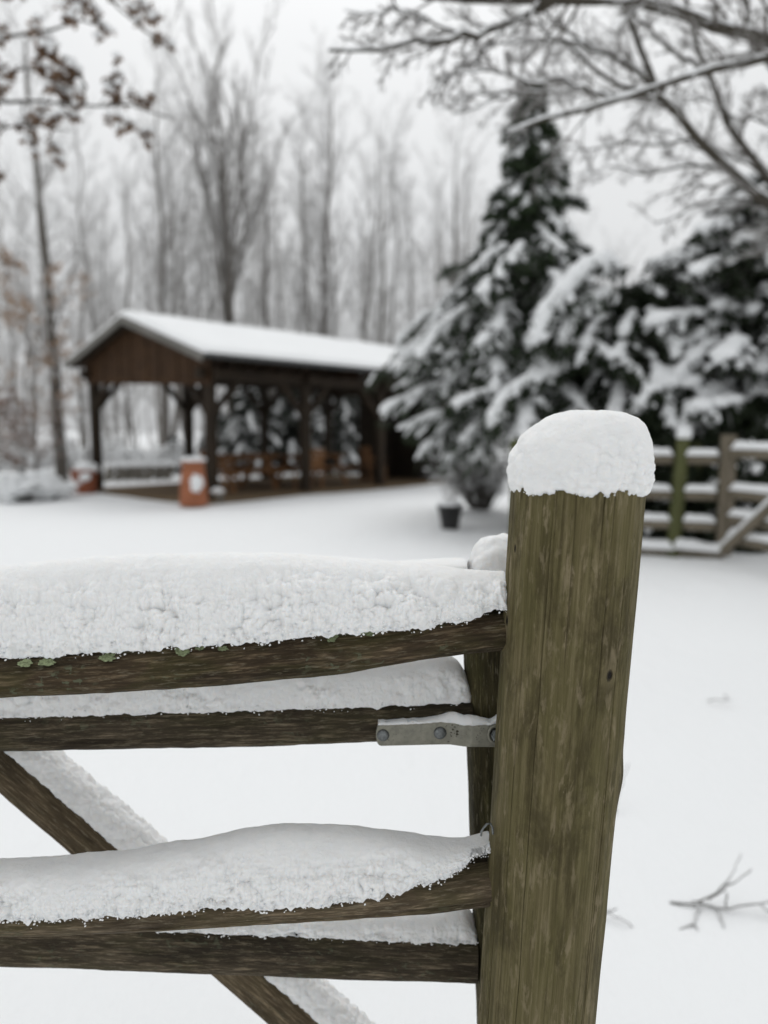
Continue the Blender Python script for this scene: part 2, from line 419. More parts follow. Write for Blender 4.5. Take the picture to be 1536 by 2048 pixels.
# ================================================================== foreground fence: post and two split rails
POST_Y = .82
pt = W(1155, 972, POST_Y); pb = W(1071, 2040, POST_Y)
ax = (pb-pt)/(pt[2]-pb[2])                      # per metre of drop
def post_axis(z): return pt + ax*(pt[2]-z)
base = post_axis(0.0)
fence = empty('split_rail_fence', (base[0], base[1], 0),
              'weathered split-rail fence with a thick leaning olive-brown round post and two rails', 'fence')
Z_TOP = pt[2]
def post_mesh(name, mat, nz, na, x_off=0.0, seed=0, full=True):
    zs = np.concatenate([np.linspace(-.35, .6, 30)[:-1], np.linspace(.6, Z_TOP, nz)])
    a = np.concatenate([np.linspace(math.pi-.15, 2*math.pi+.15, int(na*.85)), np.linspace(2*math.pi+.15, 3*math.pi-.15, na-int(na*.85)+2)[1:-1]])
    Z, A = np.meshgrid(zs, a, indexing='ij')
    rad = .0655 + (.0700-.0655)*sstep(.7, 1.34, Z)
    u, v = np.cos(A), np.sin(A)
    q = np.stack([Z*1.2, u*1.1, v*1.1], -1)+seed
    rad = rad*(1 + .018*pn(q*1.7) + .010*pn(q*[3, 3, 3]+4))
    rad += .0011*fbm(np.stack([Z*2.2, u*5.5, v*5.5], -1)+seed+30, 3) + .00045*pn(np.stack([Z*9, u*26, v*26], -1)+seed)
    for zc, ac, amp, sz, sa in ((1.028, -.25, .0042, .026, .30), (1.075, -.62, .0018, .022, .22), (.86, -.1, .002, .03, .3)):
        da = np.angle(np.exp(1j*(A-ac)))
        rad += amp*np.exp(-((Z-zc)/sz)**2 - (da/sa)**2)
    rs_ = np.random.RandomState(11+seed); crk = np.zeros(Z.shape)
    for k in range(15):
        ac = math.pi+.12+(k+rs_.uniform(-.4, 1.4))*(math.pi-.24)/15; z0 = rs_.uniform(.45, 1.25); z1 = z0+rs_.uniform(.12, .75); wd_ = rs_.uniform(.004, .009); dp = rs_.uniform(.3, .9)
        if k % 5 == 0: z0, z1, dp = .2, 1.36, .8
        path = ac+.09*pn(np.stack([Z*2.6, Z*0+k*7.7, Z*0], -1))+.022*pn(np.stack([Z*19, Z*0+k*3.3, Z*0], -1))
        da = np.angle(np.exp(1j*(A-path))); env = sstep(z0, z0+.08, Z)*sstep(z1, z1-.08, Z)*(.55+.6*np.clip(pn(np.stack([Z*9, Z*0+k, Z*0], -1))+.4, 0, 1))
        crk = np.maximum(crk, np.clip(dp*env, 0, 1)*np.exp(-(da/wd_)**2))
    rad = rad-.0026*crk
    ctr = np.array([post_axis(z) for z in zs]); ctr[:, 0] += x_off
    P = np.stack([ctr[:, 0][:, None]+rad*u, ctr[:, 1][:, None]+rad*v, Z], -1).reshape(-1, 3)
    gc = np.stack([Z, rad*u, rad*v], -1).reshape(-1, 3)
    Fq = grid_faces(len(zs), na, True)
    tc_ = len(P); P = np.concatenate([P, [ctr[-1]+[0, 0, .002]]]); gc = np.concatenate([gc, [[Z_TOP, 0, 0]]])
    j = np.arange(na) + (len(zs)-1)*na
    tri = np.stack([j, np.roll(j, -1), np.full(na, tc_)], -1)
    me = mesh(name, P, [Fq, tri], mat, True, gc)
    at = me.attributes.new('crack', 'FLOAT', 'POINT'); at.data.foreach_set('value', np.concatenate([crk.ravel(), [0]]).astype(np.float32))
    return me
def knot_at(px, py, r, st):
    p = W(px, py, POST_Y-.06); c = post_axis(p[2]); d = p-c; d[2] = 0; rr = .068
    # hit on the cylinder: keep the sideways offset, solve for the front
    dx = np.clip(d[0], -rr*.98, rr*.98); return (p[2], dx, -math.sqrt(rr*rr-dx*dx), r, st)
M['post'] = post_mat('post_wood', 1.0, [knot_at(1218, 1350, .0042, 1.6), knot_at(1024, 1265, .0034, 2.0), knot_at(1046, 1108, .002, 2.5)])
link('post', post_mesh('post', M['post'], 230, 640), fence)
M['post_plain'] = post_mat('post_wood_plain')
link('post', post_mesh('post', M['post_plain'], 40, 96, -1.95, 5), fence)

XL = W(0, 1350, POST_Y)[0]-.06
def dense_x(x1, n, left=-1.83):
    return np.concatenate([np.linspace(left, XL, 60)[:-1], np.linspace(XL, x1, n)])
def rail_mesh(name, xs, yc, zc, hw, hh, mat, na=72, seed=0, sq=2.4, rough=1.0, cap=True, split=None):
    """rail along x with an uneven, slightly squared section"""
    a = np.arange(na)/na*2*math.pi
    X, A = np.meshgrid(xs, a, indexing='ij')
    c, s = np.cos(A), np.sin(A)
    k = (np.abs(c)**sq + np.abs(s)**sq)**(-1/sq)
    YC = (yc(xs) if callable(yc) else np.full(len(xs), yc))[:, None]; ZC = zc(xs)[:, None]
    HW = (hw(xs)[:, None] if callable(hw) else hw); HH = (hh(xs)[:, None] if callable(hh) else hh)
    q = np.stack([X*6, c*1.3, s*1.3], -1)+seed
    k = k*(1+rough*(.055*pn(q)+.03*pn(q*2.3+5)))
    dl = rough*(.0014*fbm(np.stack([X*16, c*5, s*5], -1)+seed, 3) + .0009*pn(np.stack([X*42, c*17, s*17], -1)+seed) - .0012*np.abs(pn(np.stack([X*7, c*9, s*9], -1)+seed+3)))
    if split is not None:                     # a long drying crack
        for (ang, x0, x1, dep) in split:
            da = np.angle(np.exp(1j*(A-ang-.25*pn(np.stack([X*5, X*0, X*0], -1)))))
            dl = dl - dep*np.exp(-(da/.05)**2)*sstep(x0, x0+.04, X)*sstep(x1, x1-.04, X)
    cy, cz = HW*k*c, HH*k*s
    rr = np.sqrt(cy*cy+cz*cz); cy, cz = cy*(1+dl/rr), cz*(1+dl/rr)
    P = np.stack([X, YC+cy, ZC+cz], -1).reshape(-1, 3); gc = np.stack([X+seed, cy, cz], -1).reshape(-1, 3)
    Fs = [grid_faces(len(xs), na, True)]
    for end in (0, len(xs)-1):
        i = len(P); P = np.concatenate([P, [[xs[end], float(YC[end, 0]), float(ZC[end, 0])]]]); gc = np.concatenate([gc, [[xs[end]+seed, 0, 0]]])
        j = np.arange(na)+end*na; j2 = np.roll(j, -1)
        Fs.append(np.stack([j2, j, np.full(na, i)], -1) if end == 0 else np.stack([j, j2, np.full(na, i)], -1))
    return mesh(name, P, [Fs[0], np.concatenate(Fs[1:])], mat, True, gc)
def snow_bank(name, xs, yf, yb, ze, zb, zt, label, cat='snow', nv=150, seed=0, clump=1.0, top=.05, cuts=None, endr=None, mat='snow_near', parent=None, edge_amp=1.0, py_=.66):
    """snow lying along a rail: front edge (yf, ze), back edge (yb, zb), crest height zt, all functions of x"""
    v = np.linspace(0, 1, nv)**1.25
    X, Vv = np.meshgrid(xs, v, indexing='ij'); th = math.pi*Vv
    col = lambda f: (f(xs) if callable(f) else np.full(len(xs), float(f)))[:, None]
    YF, YB, ZE, ZB, ZT = map(col, (yf, yb, ze, zb, zt))
    e = np.stack([xs*1.0, xs*0, xs*0], -1)+seed
    rag = (.0045*pn(e*38)+.0035*pn(e*95+3)+.0026*pn(e*190+7))*edge_amp
    rag = rag - .004*edge_amp*np.clip(pn(e*60+11)-.15, 0, 1)*3
    if cuts is not None:
        for x0, w, d in cuts: rag = rag + d*np.exp(-((xs-x0)/w)**2)
    ZE = ZE+rag[:, None]
    mid, half = (YF+YB)/2, (YB-YF)/2
    c, s = np.cos(th), np.sin(th)
    Y = mid - half*np.sign(c)*np.abs(c)**py_
    ez = ZE*(1-Vv)+ZB*Vv
    # crest sits towards the back: the front slopes
    Z = ez + (ZT-ez)*np.abs(s)**.80
    q0 = np.stack([X, Y, Z], -1); fr = sstep(.40, .04, Vv+.10*pn(q0*[9, 0, 0]+seed)); wgt = top+(1-top)*fr
    ny, nz = -c*.9, s+.15
    q = np.stack([X, Y, Z], -1)
    qd = q+np.stack([.006*pn(q*40+3), .006*pn(q*40+13), .006*pn(q*40+23)], -1)
    big = worley(qd*36+seed)-.72; md = worley(qd*82+seed+20)-.72; sm = worley(qd*185+seed+40)-.72; gr = worley(qd*330+seed+55)-.72; ti = pn(q*300+60)
    vary = np.clip(.55+1.9*pn(q*[15, 24, 24]+seed+70), .05, 1.4)
    disp = clump*wgt*(1+.30*sstep(.30, .08, Vv))*(.0210*big*vary+.0130*md*vary+.0060*sm*(.3+.7*vary)+.0016*gr+.0010*ti) + clump*(.0030*pn(q*16+80)+.0014*pn(q*45+90))*(1-.4*fr) + .0005*pn(q*180+5)
    warp = (clump*fr*.002)[..., None]*np.stack([pn(q*55+7), 0*X, pn(q*55+29)], -1)
    fade = sstep(0, .03, Vv)*.6+.4
    P = q.copy(); P[..., 1] += disp*ny*fade; P[..., 2] += disp*nz*fade; P += warp
    if endr is not None:                     # rounded ends
        for sgn, x0, w in endr:
            t = np.clip(((x0-xs)*sgn)/w, 0, 1)[:, None]; k = np.sqrt(np.clip(1-(1-t)**2, .0, 1))
            P[..., 2] = ez+(P[..., 2]-ez)*k; P[..., 1] = mid+(P[..., 1]-mid)*(.6+.4*k)
    # fold the open edge underneath
    u0 = P[:, :1].copy(); u0[..., 1] += .012; u0[..., 2] += .002
    u1 = P[:, -1:].copy(); u1[..., 1] -= .012; u1[..., 2] += .002
    P = np.concatenate([u0, P, u1], 1)
    n, m_ = P.shape[:2]
    V_, Fs = P.reshape(-1, 3), [grid_faces(n, m_, True)]
    parts = [(V_, Fs)]
    # clinging crumbs along the lower edge
    rs = np.random.RandomState(seed+5); vis = xs > XL-.02; nc = int(420*clump*edge_amp*(vis.sum()/600))
    if nc > 20:
        i = rs.randint(np.where(vis)[0][0], n, nc); jv = 1+(np.abs(rs.normal(size=nc))*nv*.03).astype(int)
        C = P[i, np.clip(jv, 1, nv-1)] + rs.normal(size=(nc, 3))*[.002, .001, .0025]
        r = .0005+.0011*rs.rand(nc)**2
        parts.append(lumps(C, rs.normal(size=(nc, 3)), np.stack([r*1.2, r, r*.9], -1), ICO1, .3, 300.0, seed))
    V_, Fs = merge(parts); mi = np.concatenate([np.full(len(f), 0 if f.shape[1] == 4 else 1) for f in Fs])
    ob = link(name, mesh(name, V_, Fs, [M[mat], M['snow_crumb']], mi=mi), parent)
    if parent is None: tag(ob, label, cat)
    return ob

xr = post_axis(1.14)[0]-.060
# upper rail: its lower edge and the snow line are followed in the photograph
lo1 = curve([(-900, 1420), (-400, 1404), (0, 1388), (300, 1375), (500, 1362), (700, 1345), (830, 1325), (940, 1311), (1010, 1304), (1080, 1300)], .822)
up1 = curve([(-900, 1330), (-400, 1318), (0, 1300), (200, 1288), (400, 1270), (600, 1256), (800, 1246), (900, 1238), (1000, 1230), (1080, 1226)], .822)
zc1 = lambda x: (lo1(x)+up1(x))/2
hh1 = lambda x: (up1(x)-lo1(x))/2*1.04
xs1 = dense_x(xr, 520)
rail1 = link('rail', rail_mesh('rail', xs1, lambda x: .838+.012*np.sin(x*5), zc1, .040, hh1, M['rail'], 80, 1, 2.3, 1.15), fence)
rail1['label'] = 'upper mossy rail with pale green lichen'
sn_e1 = curve([(-900, 1340), (-400, 1325), (0, 1316), (100, 1312), (200, 1303), (300, 1296), (400, 1287), (500, 1282), (600, 1272), (700, 1266), (800, 1259), (870, 1254), (930, 1244), (1000, 1226), (1060, 1220)], .796)
sn_t1 = curve([(-900, 1150), (-400, 1138), (0, 1128), (100, 1118), (200, 1110), (330, 1101), (450, 1098), (560, 1101), (680, 1107), (780, 1116), (880, 1128), (950, 1138), (1010, 1142), (1060, 1146)], .856)
snow_bank('rail_snow', dense_x(xr-.002, 700, -1.86), lambda x: .792+.006*np.sin(x*9)+.012*sstep(.02, .16, x), .884, sn_e1, lambda x: zc1(x)+.010, sn_t1,
          'thick bank of snow heaped along the upper split rail, left of the post', nv=170, seed=2, clump=1.0, edge_amp=1.2, py_=.92)
# lower rail
lo3 = curve([(-900, 1890), (-400, 1880), (0, 1870), (300, 1859), (500, 1846), (700, 1834), (900, 1819), (985, 1811), (1060, 1806)], .822)
up3 = curve([(-900, 1800), (-400, 1797), (0, 1795), (300, 1787), (500, 1778), (700, 1766), (850, 1752), (930, 1742), (985, 1733), (1060, 1728)], .822)
zc3 = lambda x: (lo3(x)+up3(x))/2
hh3 = lambda x: (up3(x)-lo3(x))/2*1.03
xr3 = post_axis(.87)[0]-.058
rail3 = link('rail', rail_mesh('rail', dense_x(xr3, 520), .836, zc3, .036, hh3, M['low_rail'], 80, 9, 2.2, 1.0, split=[(math.pi+.35, -.3, .16, .004)]), fence)
rail3['label'] = 'lower grey-brown cracked rail'
sn_e3 = curve([(-900, 1850), (-400, 1845), (0, 1840), (100, 1838), (200, 1830), (300, 1824), (400, 1812), (560, 1812), (640, 1808), (700, 1800), (760, 1792), (850, 1774), (920, 1754), (985, 1712), (1040, 1705)], .799)
sn_t3 = curve([(-900, 1730), (-400, 1722), (0, 1711), (100, 1708), (230, 1694), (300, 1684), (420, 1664), (520, 1644), (620, 1638), (760, 1648), (880, 1670), (940, 1670), (985, 1660), (1040, 1655)], .853)
snow_bank('rail_snow', dense_x(xr3-.002, 700, -1.86), lambda x: .797+.005*np.sin(x*8)+.014*sstep(.0, .13, x), .873, sn_e3, lambda x: zc3(x)+.010, sn_t3,
          'wavy bank of snow heaped along the lower split rail', nv=170, seed=31, clump=1.0, edge_amp=1.6, py_=.85)
# lichen rosettes on the upper rail
def lichen(px, py, w, h, seed):
    na, nr = 40, 9; rs = np.random.RandomState(seed)
    a = np.arange(na)/na*2*math.pi; r = np.linspace(0, 1, nr)
    Rr, A = np.meshgrid(r, a, indexing='ij')
    lob = .85+.55*pn(np.stack([np.cos(A)*2.2, np.sin(A)*2.2, A*0+seed*3.1], -1))+.35*pn(np.stack([np.cos(A)*6, np.sin(A)*6, A*0+seed*1.7], -1))
    c = W(px, py, .802); u = Rr*lob*np.cos(A)*w; q = Rr*lob*np.sin(A)*h
    z = c[2]+q; x = c[0]+u
    # follow the rail's front face
    t = np.clip((z-zc1(x))/hh1(x), -.97, .97); yy = .838+.012*np.sin(x*5)-.040*(1-np.abs(t)**2.3)**(1/2.3)
    yy -= .0022+.0022*np.abs(pn(np.stack([u*420, q*420, u*0+seed], -1)))+.0018*Rr
    P = np.stack([x, yy, z], -1).reshape(-1, 3)
    link('lichen', mesh('lichen', P, grid_faces(nr, na, True), M['lichen']), rail1)
for k, (px, py, w, h) in enumerate([(60, 1320, .009, .0036), (104, 1318, .011, .0034), (222, 1309, .010, .0040), (370, 1297, .010, .0048), (402, 1290, .006, .003), (664, 1274, .008, .004), (735, 1268, .009, .0028), (450, 1292, .006, .0025)]):
    lichen(px, py, w, h, k+1)

# snow cap on the post
def post_cap():
    nr, na = 150, 260
    v = np.linspace(0, 1, nr); a = np.arange(na)/na*2*math.pi
    Vv, A = np.meshgrid(v, a, indexing='ij')
    # outline: radius and height along the section from the rim up to the crown
    kr = np.array([.985, 1.02, 1.035, 1.03, 1.0, .94, .84, .70, .52, .30, 0.0]); kz = np.array([-.006, .002, .016, .030, .044, .056, .066, .073, .077, .079, .080])
    kt = np.linspace(0, 1, len(kr))
    rad = smooth_interp(Vv.ravel(), kt, kr).reshape(Vv.shape); zz = smooth_interp(Vv.ravel(), kt, kz).reshape(Vv.shape)
    left = .5-.5*np.cos(A)                       # 1 on the left side
    rad = rad*(1-.24*left*sstep(.22, .75, Vv)+.03*(1-left)*sstep(.0, .4, Vv))
    zz = zz*(1+.05*np.cos(A)*sstep(.3, .8, Vv)*(1-Vv))
    r0 = .0712
    c = post_axis(Z_TOP)
    P = np.stack([c[0]+.0015+r0*rad*np.cos(A), c[1]+r0*rad*np.sin(A), c[2]+zz], -1)
    n_ = nrm(P-(c+[0, 0, .015])); e = np.stack([np.cos(A)*6, np.sin(A)*6, A*0], -1)
    low = sstep(.60, .05, Vv)*np.clip(.6+1.6*pn(P*18+9), .1, 1.4)
    b = lambda f, o: np.abs(pn(P*f+o))*2-.5
    d = (.12+.88*low)*(.0125*(worley(P*42+3)-.7)+.0085*(worley(P*90+8)-.7)+.0036*(worley(P*190)-.7)+.0012*(worley(P*330)-.7))+.0040*pn(P*22+4)+.0016*pn(P*60)+.0006*pn(P*200)
    P = P+n_*d[..., None]
    P[..., 2] += sstep(.10, 0, Vv)*(.0035*pn(e*1.0+5)+.0028*pn(e*2.4+9)+.002*pn(e*5+2))
    P = np.concatenate([(P[:1]*.9+np.array(c)*.1)+[0, 0, .004], P], 0)
    V_, Fq = P.reshape(-1, 3), grid_faces(nr+1, na, True)
    rs = np.random.RandomState(3); n = 50; i = rs.randint(0, na, n)
    C = P[1+(np.abs(rs.normal(size=n))*4).astype(int), i]+rs.normal(size=(n, 3))*.0012; r = .0006+.0014*rs.rand(n)**2
    V_, Fs = merge([(V_, Fq), lumps(C, rs.normal(size=(n, 3)), np.stack([r, r, r], -1), ICO1, .3, 300)])
    mi = np.concatenate([np.full(len(f), 0 if f.shape[1] == 4 else 1) for f in Fs])
    tag(link('snow_cap', mesh('snow_cap', V_, Fs, [M['snow_near'], M['snow_crumb']], mi=mi)), 'rounded cap of snow on top of the thick wooden post', 'snow')
post_cap()

# ================================================================== the gate standing open behind the fence
GY = .955
xst = W(948, 1500, GY)[0]
gate = empty('wooden_gate', (xst+.045, GY, 0), 'dark wooden gate with a diagonal brace, hung behind the split-rail fence', 'gate')
def gx(px, py): return W(px, py, GY)[0]
xs2 = dense_x(gx(940, 1440), 430)
lo2 = curve([(-900, 1530), (0, 1506), (300, 1500), (600, 1493), (750, 1487), (940, 1474)], GY-.02)
up2 = curve([(-900, 1438), (0, 1428), (300, 1420), (600, 1411), (800, 1404), (940, 1398)], GY-.02)
zc2 = lambda x: (lo2(x)+up2(x))/2
g2 = link('rail', rail_mesh('rail', xs2, GY, zc2, .030, lambda x: (up2(x)-lo2(x))/2*1.03, M['gate_rail'], 64, 21, 3.2, .9, split=[(math.pi+.35, -.5, -.16, .006)]), gate)
lo4 = curve([(-900, 1925), (0, 1934), (200, 1940), (400, 1947), (600, 1956), (800, 1963), (952, 1968)], GY-.02)
up4 = curve([(-900, 1828), (0, 1838), (400, 1856), (600, 1864), (800, 1873), (952, 1880)], GY-.02)
zc4 = lambda x: (lo4(x)+up4(x))/2
g4 = link('rail', rail_mesh('rail', dense_x(gx(951, 1920), 430), GY, zc4, .030, lambda x: (up4(x)-lo4(x))/2*1.03, M['gate_rail'], 64, 27, 4.2, .8), gate)
zt_top = W(900, 1190, GY)[2]
link('rail', rail_mesh('rail', dense_x(gx(940, 1200), 120), GY, lambda x: 0*x+zt_top, .030, .028, M['gate_rail'], 32, 33, 3.0, .8), gate)
snow_bank('rail_snow', dense_x(gx(938, 1400), 520, -1.86), GY-.029, GY+.034, lambda x: up2(x)-.002, lambda x: up2(x)-.004,
          curve([(-900, 1325), (0, 1330), (400, 1328), (700, 1325), (820, 1315), (900, 1312), (940, 1340)], GY+.008),
          'band of snow on the gate rail that carries the steel hinge strap', nv=80, seed=51, clump=.62, edge_amp=.7, endr=[(1, gx(943, 1400), .02)])
snow_bank('rail_snow', dense_x(gx(950, 1880), 520, -1.86), GY-.028, GY+.034, lambda x: up4(x)-.002, lambda x: up4(x)-.004,
          curve([(-900, 1790), (0, 1800), (400, 1815), (700, 1810), (850, 1806), (920, 1803), (956, 1830)], GY+.008),
          'band of snow on the lowest gate rail with the square sawn end', nv=80, seed=57, clump=.62, edge_amp=.7, endr=[(1, gx(956, 1880), .022)])
snow_bank('rail_snow', dense_x(gx(930, 1200), 160, -1.86), GY-.03, GY+.034, lambda x: 0*x+zt_top+.022, lambda x: 0*x+zt_top+.022,
          curve([(-900, 1160), (0, 1150), (400, 1135), (700, 1125), (850, 1120), (910, 1117), (960, 1118)], GY+.008),
          'snow lying on the gate top rail, hidden behind the heaped upper fence rail', nv=50, seed=59, clump=.5, edge_amp=.7)
# stile
def stile():
    za, zb = -.02+.12, W(980, 1185, GY)[2]
    tl = W(936, 1312, GY-.045); bl = W(957, 1900, GY-.045)
    zs = np.linspace(za, zb, 260); xl = tl[0]+(bl[0]-tl[0])*(tl[2]-zs)/(tl[2]-bl[2])
    na = 72; a = np.arange(na)/na*2*math.pi; Z, A = np.meshgrid(zs, a, indexing='ij'); c, s = np.cos(A), np.sin(A)
    k = (np.abs(c)**5+np.abs(s)**5)**(-.2); q = np.stack([Z*3, c*1.5, s*1.5], -1)
    k = k*(1+.03*pn(q)); dl = .0016*fbm(np.stack([Z*6, c*9, s*9], -1), 3)-.0025*np.abs(pn(np.stack([Z*4, c*11, s*11], -1)+8))+.001*pn(np.stack([Z*12, c*24, s*24], -1))
    cx, cy = (.047*k+dl)*c, (.034*k+dl)*s
    P = np.stack([xl[:, None]+.047+cx, GY+.004+cy, Z], -1).reshape(-1, 3); gc = np.stack([Z, cx, cy], -1).reshape(-1, 3)
    P = np.concatenate([P, [[xl[-1]+.047, GY+.004, zb]]]); gc = np.concatenate([gc, [[zb, 0, 0]]])
    j = np.arange(na)+259*na
    link('stile', mesh('stile', P, [grid_faces(260, na, True), np.stack([j, np.roll(j, -1), np.full(na, len(P)-1)], -1)], M['stile'], True, gc), gate)
    # snow on its top
    C = np.array([[xl[-1]+.046, GY+.002, zb+.010]]); V0, F0 = ico(5)
    P = C+np.sign(V0)*np.abs(V0)**.85*[.040, .040, .062]; n_ = nrm(P-C); P = P+n_*(.012*pn(P*24+2)+.005*pn(P*55)+.0025*(np.abs(pn(P*95))*2-.5)+.0012*(np.abs(pn(P*180))*2-.5))[:, None]; P[:, 2] = np.maximum(P[:, 2], zb-.012)
    tag(link('snow_cap', mesh('snow_cap', P, F0, M['snow_near'])), 'small knob of snow on top of the gate stile, tight beside the thick post', 'snow')
stile()
# tenon of the lowest rail
beam('tenon', W(946, 1915, GY), W(975, 1917, GY), .03, .055, M['dark_wall'], gate)
# brace with snow on its upper side
def brace():
    By = GY+.062
    A = W(-560, 975, By); B = W(900, 2290, By)       # axis of the brace along the photographed line
    A = W(-330, 1225, By); L = np.linalg.norm(B-A); t = (B-A)/L; side = np.array([0, 1.0, 0]); up = np.cross(side, t); up = up if up[2] > 0 else -up
    hh = 43/F*(1.08); hw = .028; n, na = 520, 64
    ss = np.linspace(0, L, n); a = np.arange(na)/na*2*math.pi; S, Ag = np.meshgrid(ss, a, indexing='ij'); c, s = np.cos(Ag), np.sin(Ag)
    k = (np.abs(c)**3.6+np.abs(s)**3.6)**(-1/3.6); k = k*(1+.035*pn(np.stack([S*5, c*1.3, s*1.3], -1)+60))
    dl = .0014*fbm(np.stack([S*14, c*6, s*6], -1)+61, 3)-.0014*np.abs(pn(np.stack([S*6, c*10, s*10], -1)+63))
    cy, cu = (hw*k+dl)*c, (hh*k+dl)*s
    P = (A+S[..., None]*t+cy[..., None]*side+cu[..., None]*up).reshape(-1, 3)
    link('brace', mesh('brace', P, grid_faces(n, na, True), M['brace'], True, np.stack([S, cy, cu], -1).reshape(-1, 3)), gate)
    nv = 70; v = np.linspace(0, 1, nv); S, Vv = np.meshgrid(np.linspace(.02, L, 560), v, indexing='ij'); th = math.pi*Vv
    e = np.stack([S, 0*S, 0*S], -1); e0 = hh*.86+.0022*pn(e*60)+.0018*pn(e*140+5)
    y = -.026*np.sign(np.cos(th))*np.abs(np.cos(th))**.6; h = e0+(.031+.005*pn(e*7)+.003*pn(e*19))*np.abs(np.sin(th))**.75
    P = A+S[..., None]*t+y[..., None]*side+h[..., None]*up
    # snow on a slope settles straight down
    d = .0060*(worley(P*60)-.7)+.0045*(worley(P*140)-.7)+.0012*pn(P*40)+.0005*pn(P*300)
    P = P+d[..., None]*(np.sin(th)[..., None]*up-np.cos(th)[..., None]*side)
    tag(link('rail_snow', mesh('rail_snow', P.reshape(-1, 3), grid_faces(560, nv), M['snow_near'])), 'strip of snow along the sloping diagonal brace of the gate', 'snow')
brace()
# hinge strap with bolts
def hinge():
    yq = GY-.036
    pts = [(752, 1446.5, 1490, 0), (757, 1446, 1491, 0), (880, 1440, 1488, 0), (900, 1440, 1488, 0), (928, 1443, 1492, -.004), (941, 1446, 1493, -.012), (965, 1446, 1493, -.013), (1006, 1445, 1493, -.014)]
    top = np.array([W(px, y0, yq+dy) for px, y0, y1, dy in pts]); bot = np.array([W(px, y1, yq+dy) for px, y0, y1, dy in pts])
    u = np.linspace(0, 1, 90); k = np.linspace(0, 1, len(pts))**1
    xk = top[:, 0]; xx = np.linspace(xk[0], xk[-1], 90)
    it = lambda arr: np.interp(xx, xk, arr)
    tz, bz, yy = it(top[:, 2]), it(bot[:, 2]), it(top[:, 1])
    # rounded left end
    d = np.clip((xx-xk[0])/.007, 0, 1); inset = .010*(1-np.sqrt(1-(1-d)**2)); tz, bz = tz-inset, bz+inset
    th = .0045; nb = 7; rows = []
    for f, dy in ((0, .0008), (.012, 0), (.06, -.0006), (.5, -.0006), (.94, -.0006), (.988, 0), (1, .0008)):
        rows.append(np.stack([xx, yy+dy-th/2, tz+(bz-tz)*f], -1))
    for f in (1, 0): rows.append(np.stack([xx, yy+th/2, tz+(bz-tz)*f], -1))
    P = np.stack(rows, 1); n = P.shape[0]; m_ = P.shape[1]
    Fs = [grid_faces(n, m_, True)]; ends = np.array([list(range(m_))[::-1]]); ende = np.array([[(n-1)*m_+q for q in range(m_)]])
    h = link('hinge_strap', mesh('hinge_strap', P.reshape(-1, 3), Fs+[np.concatenate([ends, ende])], M['steel'], True), gate)
    h.data.polygons.foreach_set('use_smooth', np.ones(len(h.data.polygons), bool))
    for px, py, r in ((766, 1470, 12.5), (880, 1465.5, 13.0)):
        c = W(px, py, yq-th/2); rr = r*c[1]/F*1.03
        prof = [(1.0, 0), (1.0, .0012), (.93, .0026), (.75, .0036), (.5, .0042), (.25, .0044), (0.02, .0045)]
        a = np.arange(28)/28*2*math.pi
        P = np.array([[[c[0]+rr*q*math.cos(t), c[1]-hh, c[2]+rr*q*math.sin(t)] for t in a] for q, hh in prof])
        P += (.0004*pn(P*400))[..., None]*[0, 1, 0]
        link('bolt_head', mesh('bolt_head', P.reshape(-1, 3), grid_faces(len(prof), 28, True), M['bolt']), h)
    # eye with a ring and a nut at the post
    c = W(991, 1469, yq-.022); a = np.arange(40)/40*2*math.pi; rr = 21*c[1]/F
    prof = [(1.0, .004), (1.0, 0), (.94, -.001), (.72, -.001), (.68, .0), (.68, .004)]
    P = np.array([[[c[0]+rr*q*.8*math.cos(t), c[1]+hh, c[2]+rr*q*math.sin(t)] for t in a] for q, hh in prof])
    link('washer', mesh('washer', P.reshape(-1, 3), grid_faces(len(prof), 40, True), M['steel']), h)
    prof = [(.62, .006), (.62, -.004), (.45, -.0065), (.02, -.007)]
    a6 = np.arange(6)/6*2*math.pi
    P = np.array([[[c[0]+rr*q*.8*math.cos(t), c[1]+hh, c[2]+rr*q*math.sin(t)] for t in a6] for q, hh in prof])
    link('nut', mesh('nut', P.reshape(-1, 3), grid_faces(len(prof), 6, True), M['bolt'], False), h)
    # dark oxide spots on the zinc
    rs = np.random.RandomState(4)
    spots = [(888+rs.rand()*30, 1450+rs.rand()*24, 2.0+rs.rand()*2.6) for _ in range(15)]+[(958+5*math.sin(k*.9), 1453+k*4.4, 2.2+rs.rand()) for k in range(8)]+[(963+3*math.sin(k*2), 1455+k*6, 1.6) for k in range(5)]
    for px, py, r in spots:
        dy = np.interp(px, [p[0] for p in pts], [p[3] for p in pts])
        c = W(px, py, yq+dy-th/2-.0009); rr = r*c[1]/F; a = np.arange(9)/9*2*math.pi
        P = np.array([[c[0]+rr*math.cos(t)*(1+.3*rs.rand()), c[1]+.0008*(1-abs(0)), c[2]+.8*rr*math.sin(t)*(1+.3*rs.rand())] for t in a]+[[c[0], c[1]+.0001, c[2]]])
        link('oxide_spot', mesh('oxide_spot', P, np.array([[i, (i+1) % 9, 9] for i in range(9)])[:, ::-1], M['oxide']), h)
    # snow on the strap
    xs = np.linspace(W(756, 1444, yq)[0], W(1002, 1444, yq-.014)[0], 260)
    q = np.stack([xs*60, xs*0, xs*0], -1)
    hgt = .0022+.0075*np.exp(-((xs-W(905, 1440, yq)[0])/.016)**2)+.0055*np.exp(-((xs-W(945, 1444, yq)[0])/.014)**2)+.009*sstep(W(975, 1440, yq)[0], W(1000, 1440, yq)[0], xs)+.0014*pn(q)+.001*pn(q*2.5)
    hgt = np.maximum(hgt, .0012)
